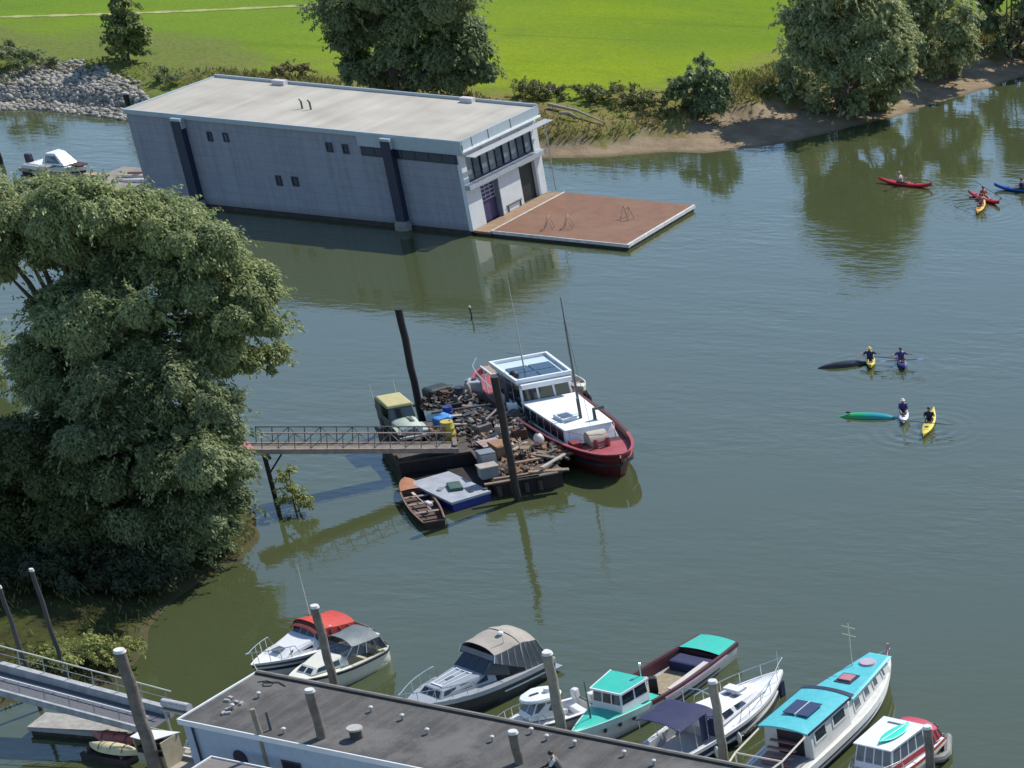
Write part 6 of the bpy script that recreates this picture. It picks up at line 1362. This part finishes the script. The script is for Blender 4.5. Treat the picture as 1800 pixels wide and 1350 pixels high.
# ================================================================== TREES: many leaf faces in clumps round tapered limbs
def crown(name, lobes, mat, parent, density=150, leaf=(.42, .13), sub=7, droop=.55, origin=(0, 0, 0)):
    """lobes: (x, y, z, rx, rz). leaves sit in sub-clumps spread over each lobe's shell"""
    Vs = []; Hs = []
    for (x, y, z, rx, rz) in lobes:
        ns = max(3, int(sub*1.7*(rx/2)**1.3)) if rx > .8 else 3
        d = rng.normal(size=(ns, 3)); d[:, 2] = np.abs(d[:, 2])*.9-.25; d /= np.linalg.norm(d, axis=1)[:, None]
        sc = np.array([x, y, z])+d*np.array([rx, rx, rz])*rng.uniform(.25, .68, (ns, 1)); sr = rx*rng.uniform(.26, .5, ns)
        tone = rng.normal(0, .12)
        nsh = int(16*rx)   # long shoots leaving the crown: up, out and then drooping
        for q in range(nsh):
            u = rng.normal(size=3); u[2] = abs(u[2])*.8-.2; u /= np.linalg.norm(u); k_ = np.linspace(.2, 1, 16)[:, None]; ln = rx*rng.uniform(.35, .75)
            p = np.array([x, y, z])+u*np.array([rx, rx, rz])*.62+u*ln*k_+np.array([0, 0, -1])*droop*.55*ln*k_**2+rng.normal(size=(16, 3))*.07
            tg = u*.6+np.array([0, 0, -.8])*k_+rng.normal(size=(16, 3))*.35; tg /= np.linalg.norm(tg, axis=1)[:, None]; nr_ = rng.normal(size=(16, 3))*.6+u; nr_ -= tg*(nr_*tg).sum(1)[:, None]; nr_ /= np.linalg.norm(nr_, axis=1)[:, None]+1e-9
            bt = np.cross(nr_, tg); l = leaf[0]*rng.uniform(.6, 1.2, (16, 1)); w_ = leaf[1]*rng.uniform(.7, 1.2, (16, 1))
            Vs.append(np.stack([p-tg*l*.5, p+bt*w_, p+tg*l*.5, p-bt*w_], 1).reshape(-1, 3)); Hs.append(np.clip(.6+tone+rng.normal(0, .2, 16), 0, 1))
        for c_, r_ in zip(sc, sr):
            n = max(12, int(density*r_*r_*2.8)); dd = rng.normal(size=(n, 3)); dd /= np.linalg.norm(dd, axis=1)[:, None]
            rad_ = r_*(rng.uniform(0, 1, n)**.28)
            p = c_+dd*rad_[:, None]*np.array([1, 1, .85])
            ol = p-np.array([x, y, z-.3*rz]); ol /= np.linalg.norm(ol, axis=1)[:, None]+1e-9; nrm = ol*.8+dd*.35+rng.normal(size=(n, 3))*.42+np.array([0, 0, .35]); nrm /= np.linalg.norm(nrm, axis=1)[:, None]
            tg = rng.normal(size=(n, 3))*.7+dd*.5+np.array([0, 0, -droop]); tg -= nrm*(tg*nrm).sum(1)[:, None]; tg /= np.linalg.norm(tg, axis=1)[:, None]+1e-9
            bt = np.cross(nrm, tg); l = leaf[0]*rng.uniform(.6, 1.3, (n, 1)); w_ = leaf[1]*rng.uniform(.7, 1.3, (n, 1))
            Vs.append(np.stack([p-tg*l*.5, p+bt*w_, p+tg*l*.5, p-bt*w_], 1).reshape(-1, 3)); Hs.append(np.clip(.5+tone+rng.normal(0, .2, n), 0, 1))
    v = np.concatenate(Vs)-np.array(origin)
    return npmesh(name, v, np.arange(len(v)), 4, mat, parent, attrs={'rnd': ('FACE', np.concatenate(Hs))})
BARK = pm('willow_bark', (.13, .105, .08), .9, var=.4, scale=4, bump=.03)
def tree(name, label, base, lobes, mat, trunk_r=.35, stems=1, group=None, cat='tree', **k):
    base = np.array(base, float); t_ = thing(name, label, cat, base, 0, group)
    crown('crown', lobes, mat, t_, origin=base, **k)
    L_ = np.array([l[:3] for l in lobes])-base; mb = MB()
    zc = max(1., np.percentile(L_[:, 2], 45)); cen = L_.mean(0)
    for s_ in range(stems):
        a_ = 6.28*s_/stems+.4; off = np.array([math.cos(a_), math.sin(a_), 0])*(trunk_r*1.3 if stems > 1 else 0)
        fork = np.array([cen[0]*.35, cen[1]*.35, zc*.55])+off*2.2
        mb.tube([off+np.array([0, 0, -.5]), off*1.2+np.array([0, 0, zc*.2]), fork], [trunk_r*1.25, trunk_r, trunk_r*.75], 9)
        for q in L_[s_::stems]:
            mid = fork*.5+q*.5+np.array([0, 0, .1*np.linalg.norm(q-fork)])
            mb.tube([fork, mid, q], [trunk_r*.5, trunk_r*.26, .04], 6)
    mb.build('trunk', BARK, t_, smooth=True); return t_
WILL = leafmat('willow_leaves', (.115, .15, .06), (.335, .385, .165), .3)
WILLY = leafmat('willow_leaves_yellowish', (.13, .16, .055), (.355, .405, .17), .3)  # slightly yellower leaf tone
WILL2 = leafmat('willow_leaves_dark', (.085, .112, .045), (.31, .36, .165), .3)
SHADEL = leafmat('shaded_undergrowth_leaves', (.02, .026, .012), (.06, .075, .03), .15)  # leaf colour darkened to stand in for deep shade under the willow
SALL = leafmat('sallow_leaves', (.19, .22, .08), (.46, .49, .24), .35)
DARKL = leafmat('dark_leaves', (.115, .15, .055), (.29, .34, .16), .4)
BRAM = leafmat('bramble_leaves', (.09, .11, .025), (.26, .27, .09), .3)
YGRN = leafmat('yellow_green_leaves', (.15, .18, .04), (.36, .38, .12), .3)
def plobes(lst, Y, dy=2.5, s=29., jit=1):
    out = []
    for (px, py, rpx) in lst:
        p = V(px, py, Y+rng.uniform(-dy, dy)); r_ = rpx/s*(rng.uniform(.72, 1.12) if jit else rng.uniform(.92, 1.06)); out.append((p[0], p[1], p[2], r_, r_*1.1))
    return out
# upper willow, arching out over the water
T1 = [(-32, 394, 73), (40, 386, 58), (106, 381, 58), (171, 378, 57), (237, 394, 58), (303, 415, 57), (352, 443, 57), (393, 488, 54), (446, 517, 40), (466, 574, 37), (475, 628, 27), (401, 550, 49), (343, 517, 49), (270, 476, 54), (196, 451, 54), (114, 435, 54), (40, 435, 49), (384, 623, 45), (417, 640, 34), (352, 591, 42), (0, 468, 40)]
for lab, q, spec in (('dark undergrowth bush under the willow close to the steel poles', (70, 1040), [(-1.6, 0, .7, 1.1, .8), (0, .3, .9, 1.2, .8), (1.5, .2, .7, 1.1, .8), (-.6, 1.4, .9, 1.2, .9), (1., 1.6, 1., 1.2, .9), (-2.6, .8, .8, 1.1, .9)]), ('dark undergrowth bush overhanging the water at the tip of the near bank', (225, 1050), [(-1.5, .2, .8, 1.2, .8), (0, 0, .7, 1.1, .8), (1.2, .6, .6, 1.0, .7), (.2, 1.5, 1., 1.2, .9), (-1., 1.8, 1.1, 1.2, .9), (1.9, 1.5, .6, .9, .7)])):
    bq = G(*q); tree('undergrowth_bush', lab, bq, [(bq[0]+a_, bq[1]+b_, bq[2]+c_, r_, r_*f_) for a_, b_, c_, r_, f_ in spec], SHADEL, .06, 3, cat='bush', density=260, leaf=(.24, .06))
b1 = G(60, 900); b1[1] += 4
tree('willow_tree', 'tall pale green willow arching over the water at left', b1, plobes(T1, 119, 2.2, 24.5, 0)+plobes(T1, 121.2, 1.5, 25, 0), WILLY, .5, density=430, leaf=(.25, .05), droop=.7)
T2 = [(176, 542, 57), (200, 599, 63), (139, 583, 50), (90, 550, 39), (69, 640, 42), (85, 681, 45), (245, 550, 40), (253, 632, 42)]
b2 = G(150, 930); b2[1] += 2.5
tree('willow_tree', 'middle willow with clumpy grey green crown behind the lower one', b2, plobes(T2, 116, 1.6, 25, 0)+plobes(T2, 118.3, 1.2, 24, 0), WILL, .42, density=430, leaf=(.25, .05), droop=.7)
T3 = [(188, 681, 42), (208, 730, 62), (163, 771, 54), (237, 787, 54), (303, 673, 45), (339, 697, 40), (389, 718, 34), (311, 759, 36), (372, 763, 44), (401, 820, 39), (352, 820, 52), (389, 886, 39), (311, 836, 50), (335, 910, 47), (253, 861, 62), (245, 927, 62), (163, 853, 57), (352, 959, 40), (311, 976, 42), (114, 738, 37), (286, 1008, 36), (368, 927, 36), (393, 845, 32)]
T4 = [(73, 804, 65), (49, 886, 65), (90, 984, 57), (16, 812, 49), (16, 976, 57), (147, 935, 65), (212, 984, 54), (-16, 902, 57), (131, 886, 49), (163, 1000, 45), (253, 1008, 40)]
b3 = G(250, 940)
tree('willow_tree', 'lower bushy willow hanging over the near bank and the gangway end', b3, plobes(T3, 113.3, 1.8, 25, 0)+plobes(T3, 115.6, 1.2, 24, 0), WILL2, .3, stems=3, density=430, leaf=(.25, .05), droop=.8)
b3 = G(90, 960)
tree('leafy_tree', 'leafy tree at the left under the willows, leaves darkened to give deep shade', b3, plobes(T4, 112.4, 1.5, 25, 0)+plobes(T4, 114.5, 1.2, 24, 0), leafmat('shade_dark_leaves', (.03, .04, .012), (.11, .13, .04), .2), .3, stems=2, density=380, leaf=(.25, .06), droop=.6)  # shadowed lower lobes: the deep shade is put into the leaf colour
# sprig of sallow in the shallow water by the gangway post
b4 = U(524, 905, -.2)
def ring_lobes(base, spec): return [(base[0]+x, base[1]+y, base[2]+z, r_, r_*f) for x, y, z, r_, f in spec]
tree('green_bush', 'small bright green bush growing out of the water by the gangway post', b4, ring_lobes(b4, [(-.3, 0, 2.0, .55, 1.2), (-.1, .1, 1.4, .6, 1.), (.3, 0, 1.0, .65, .9), (.7, -.1, .75, .5, .8), (-.4, 0, .8, .5, .8), (.1, 0, 2.5, .3, 1)]), YGRN, .06, 3, cat='bush', density=300, leaf=(.2, .045))
b5 = G(-12, 700); tree('green_bush', 'pale green bush peeping in at the left edge beside the middle willow', b5, plobes([(-20, 610, 40), (-15, 660, 45), (-30, 700, 45), (-10, 735, 35)], b5[1], 1, 27), WILLY, .2, 2, cat='bush', density=380, leaf=(.25, .05))
b5 = G(165, 1165)
tree('green_bush', 'sunlit yellow green bush on the bank beside the near gangway', b5, ring_lobes(b5, [(-1.2, -.2, .5, 1.0, .7), (0, .2, .7, 1.1, .7), (1.0, .4, .6, .9, .7), (1.7, .7, .45, .7, .6), (-.3, -1.0, .5, .9, .6), (-2.2, -.4, .4, .8, .6), (.9, -.5, .4, .7, .6)]), YGRN, .07, 3, cat='bush', density=300, leaf=(.17, .045))
# far bank
def far_tree(name, label, basepx, lst, mat, tr, stems, cat='tree', dy=2.5, s=18.3, den=190, leaf=(.36, .09), yoff=0, **k):
    b_ = G(*basepx); return tree(name, label, b_, plobes(lst, b_[1]+yoff, dy, s), mat, tr, stems, cat=cat, density=den, leaf=leaf, **k)
far_tree('willow_tree', 'big dark spreading willow behind the boathouse roof', (715, 172), [(600, 20, 45), (650, -10, 55), (720, -20, 60), (780, 0, 50), (620, 70, 48), (680, 50, 55), (740, 40, 55), (800, 50, 48), (640, 115, 48), (700, 105, 52), (770, 100, 50), (820, 100, 42), (845, 130, 30), (680, 145, 42), (740, 145, 42), (800, 140, 38), (630, 140, 30), (700, -60, 55), (590, -10, 34), (610, 40, 36)], DARKL, .35, 4)
far_tree('willow_tree', 'large grey green willow on the beach at upper right', (1485, 196), [(1400, 40, 38), (1440, 10, 48), (1500, -15, 52), (1550, 10, 44), (1580, 60, 36), (1395, 90, 36), (1440, 70, 48), (1500, 50, 55), (1555, 80, 46), (1410, 135, 36), (1460, 125, 46), (1520, 120, 48), (1575, 120, 32), (1440, 170, 36), (1490, 170, 40), (1545, 160, 40), (1395, 160, 24), (1470, -50, 45), (1590, 95, 24), (1500, 195, 26), (1440, 190, 26), (1470, 205, 22), (1540, 190, 28), (1405, 180, 22), (1575, 150, 26), (1420, 100, 40), (1540, 40, 48), (1470, 90, 46)], SALL, .3, 4)
far_tree('willow_tree', 'rounded willow just right of the large beach willow', (1655, 138), [(1620, 20, 34), (1660, 0, 44), (1700, 30, 30), (1630, 60, 36), (1675, 60, 42), (1705, 75, 24), (1640, 105, 34), (1685, 100, 30), (1600, 50, 28), (1650, -40, 36), (1610, 110, 24), (1640, 130, 22), (1670, 125, 26), (1620, 90, 26), (1690, 50, 36)], SALL, .25, 3)
far_tree('willow_tree', 'dark tree at the top right picture corner', (1778, 100), [(1730, 10, 32), (1770, -10, 44), (1820, 10, 44), (1740, 50, 34), (1790, 50, 44), (1840, 60, 40), (1760, 85, 30), (1810, 90, 34), (1780, -50, 44), (1850, 0, 44)], DARKL, .3, 3)
far_tree('bush', 'round dark bush alone on the shore left of the large willow', (1232, 206), [(1210, 140, 24), (1240, 130, 27), (1262, 150, 22), (1200, 165, 23), (1235, 165, 30), (1265, 175, 22), (1220, 190, 24), (1250, 192, 22), (1240, 112, 14), (1190, 188, 16)], leafmat('blue_green_leaves', (.09, .13, .05), (.26, .32, .14), .2), .12, 3, cat='bush', dy=1.2)
far_tree('small_tree', 'small upright tree casting a shadow on the rubble slope', (222, 106), [(215, 5, 22), (205, 30, 26), (225, 45, 26), (210, 65, 26), (240, 65, 20), (222, 85, 26), (200, 90, 18), (245, 88, 16), (215, -20, 18)], leafmat('sapling_leaves', (.09, .115, .03), (.27, .31, .10), .25), .14, 2, dy=1.)
def SCR(x0, x1, y0, y1, n): return [(x, rng.uniform(y0, y1)+(x-x0)*.06, rng.uniform(6, 15)) for x in rng.uniform(x0, x1, n)]
for i_, (lab, bp_, lst, mat) in enumerate((
    ('low dark bramble at the upper left picture edge', (35, 118), [(-10, 98, 20), (20, 95, 22), (55, 100, 20), (85, 106, 14), (35, 110, 16)], DARKL),
    ('dark low bramble on the bank just left of the boathouse roof', (285, 142), [(285, 132, 14), (305, 138, 13)], DARKL),
    ('brownish bramble behind the left part of the boathouse roof', (512, 138), [(490, 128, 16), (515, 122, 18), (540, 128, 16)], leafmat('brownish_leaves', (.10, .075, .03), (.24, .19, .08), .2)),
    ('broad green bramble right of the boathouse roof', (985, 170), SCR(915, 1050, 146, 176, 34), BRAM),
    ('low green bramble between the boathouse and the round bush', (1110, 185), SCR(1040, 1190, 152, 196, 40), BRAM),
    ('dark ragged bramble at the foot of the large beach willow', (1330, 160), [(1320, 160, 14), (1345, 158, 14)], DARKL))):
    far_tree('bramble_bush', lab, bp_, lst, mat, .05, 3, cat='bush', dy=1.5, den=480, leaf=(.2, .055))
# two grey driftwood logs on the bank
for lab, a_, c_ in (('long grey dead log lying on the bank beside the boathouse end', (965, 190), (1065, 222)), ('short dry branch lying on the bank just below the long dead log', (985, 205), (1020, 214))):
    p, q = G(*a_), G(*c_); lg = thing('driftwood_log', lab, 'log', p); d_ = q-p
    MB().tube([(0, 0, .25), tuple(d_*.5+np.array([0, 0, .45])), tuple(d_+np.array([0, 0, .2]))], [.14, .11, .05], 7).build('log', pm('driftwood', (.36, .31, .25), .9, var=.2), lg, smooth=True)
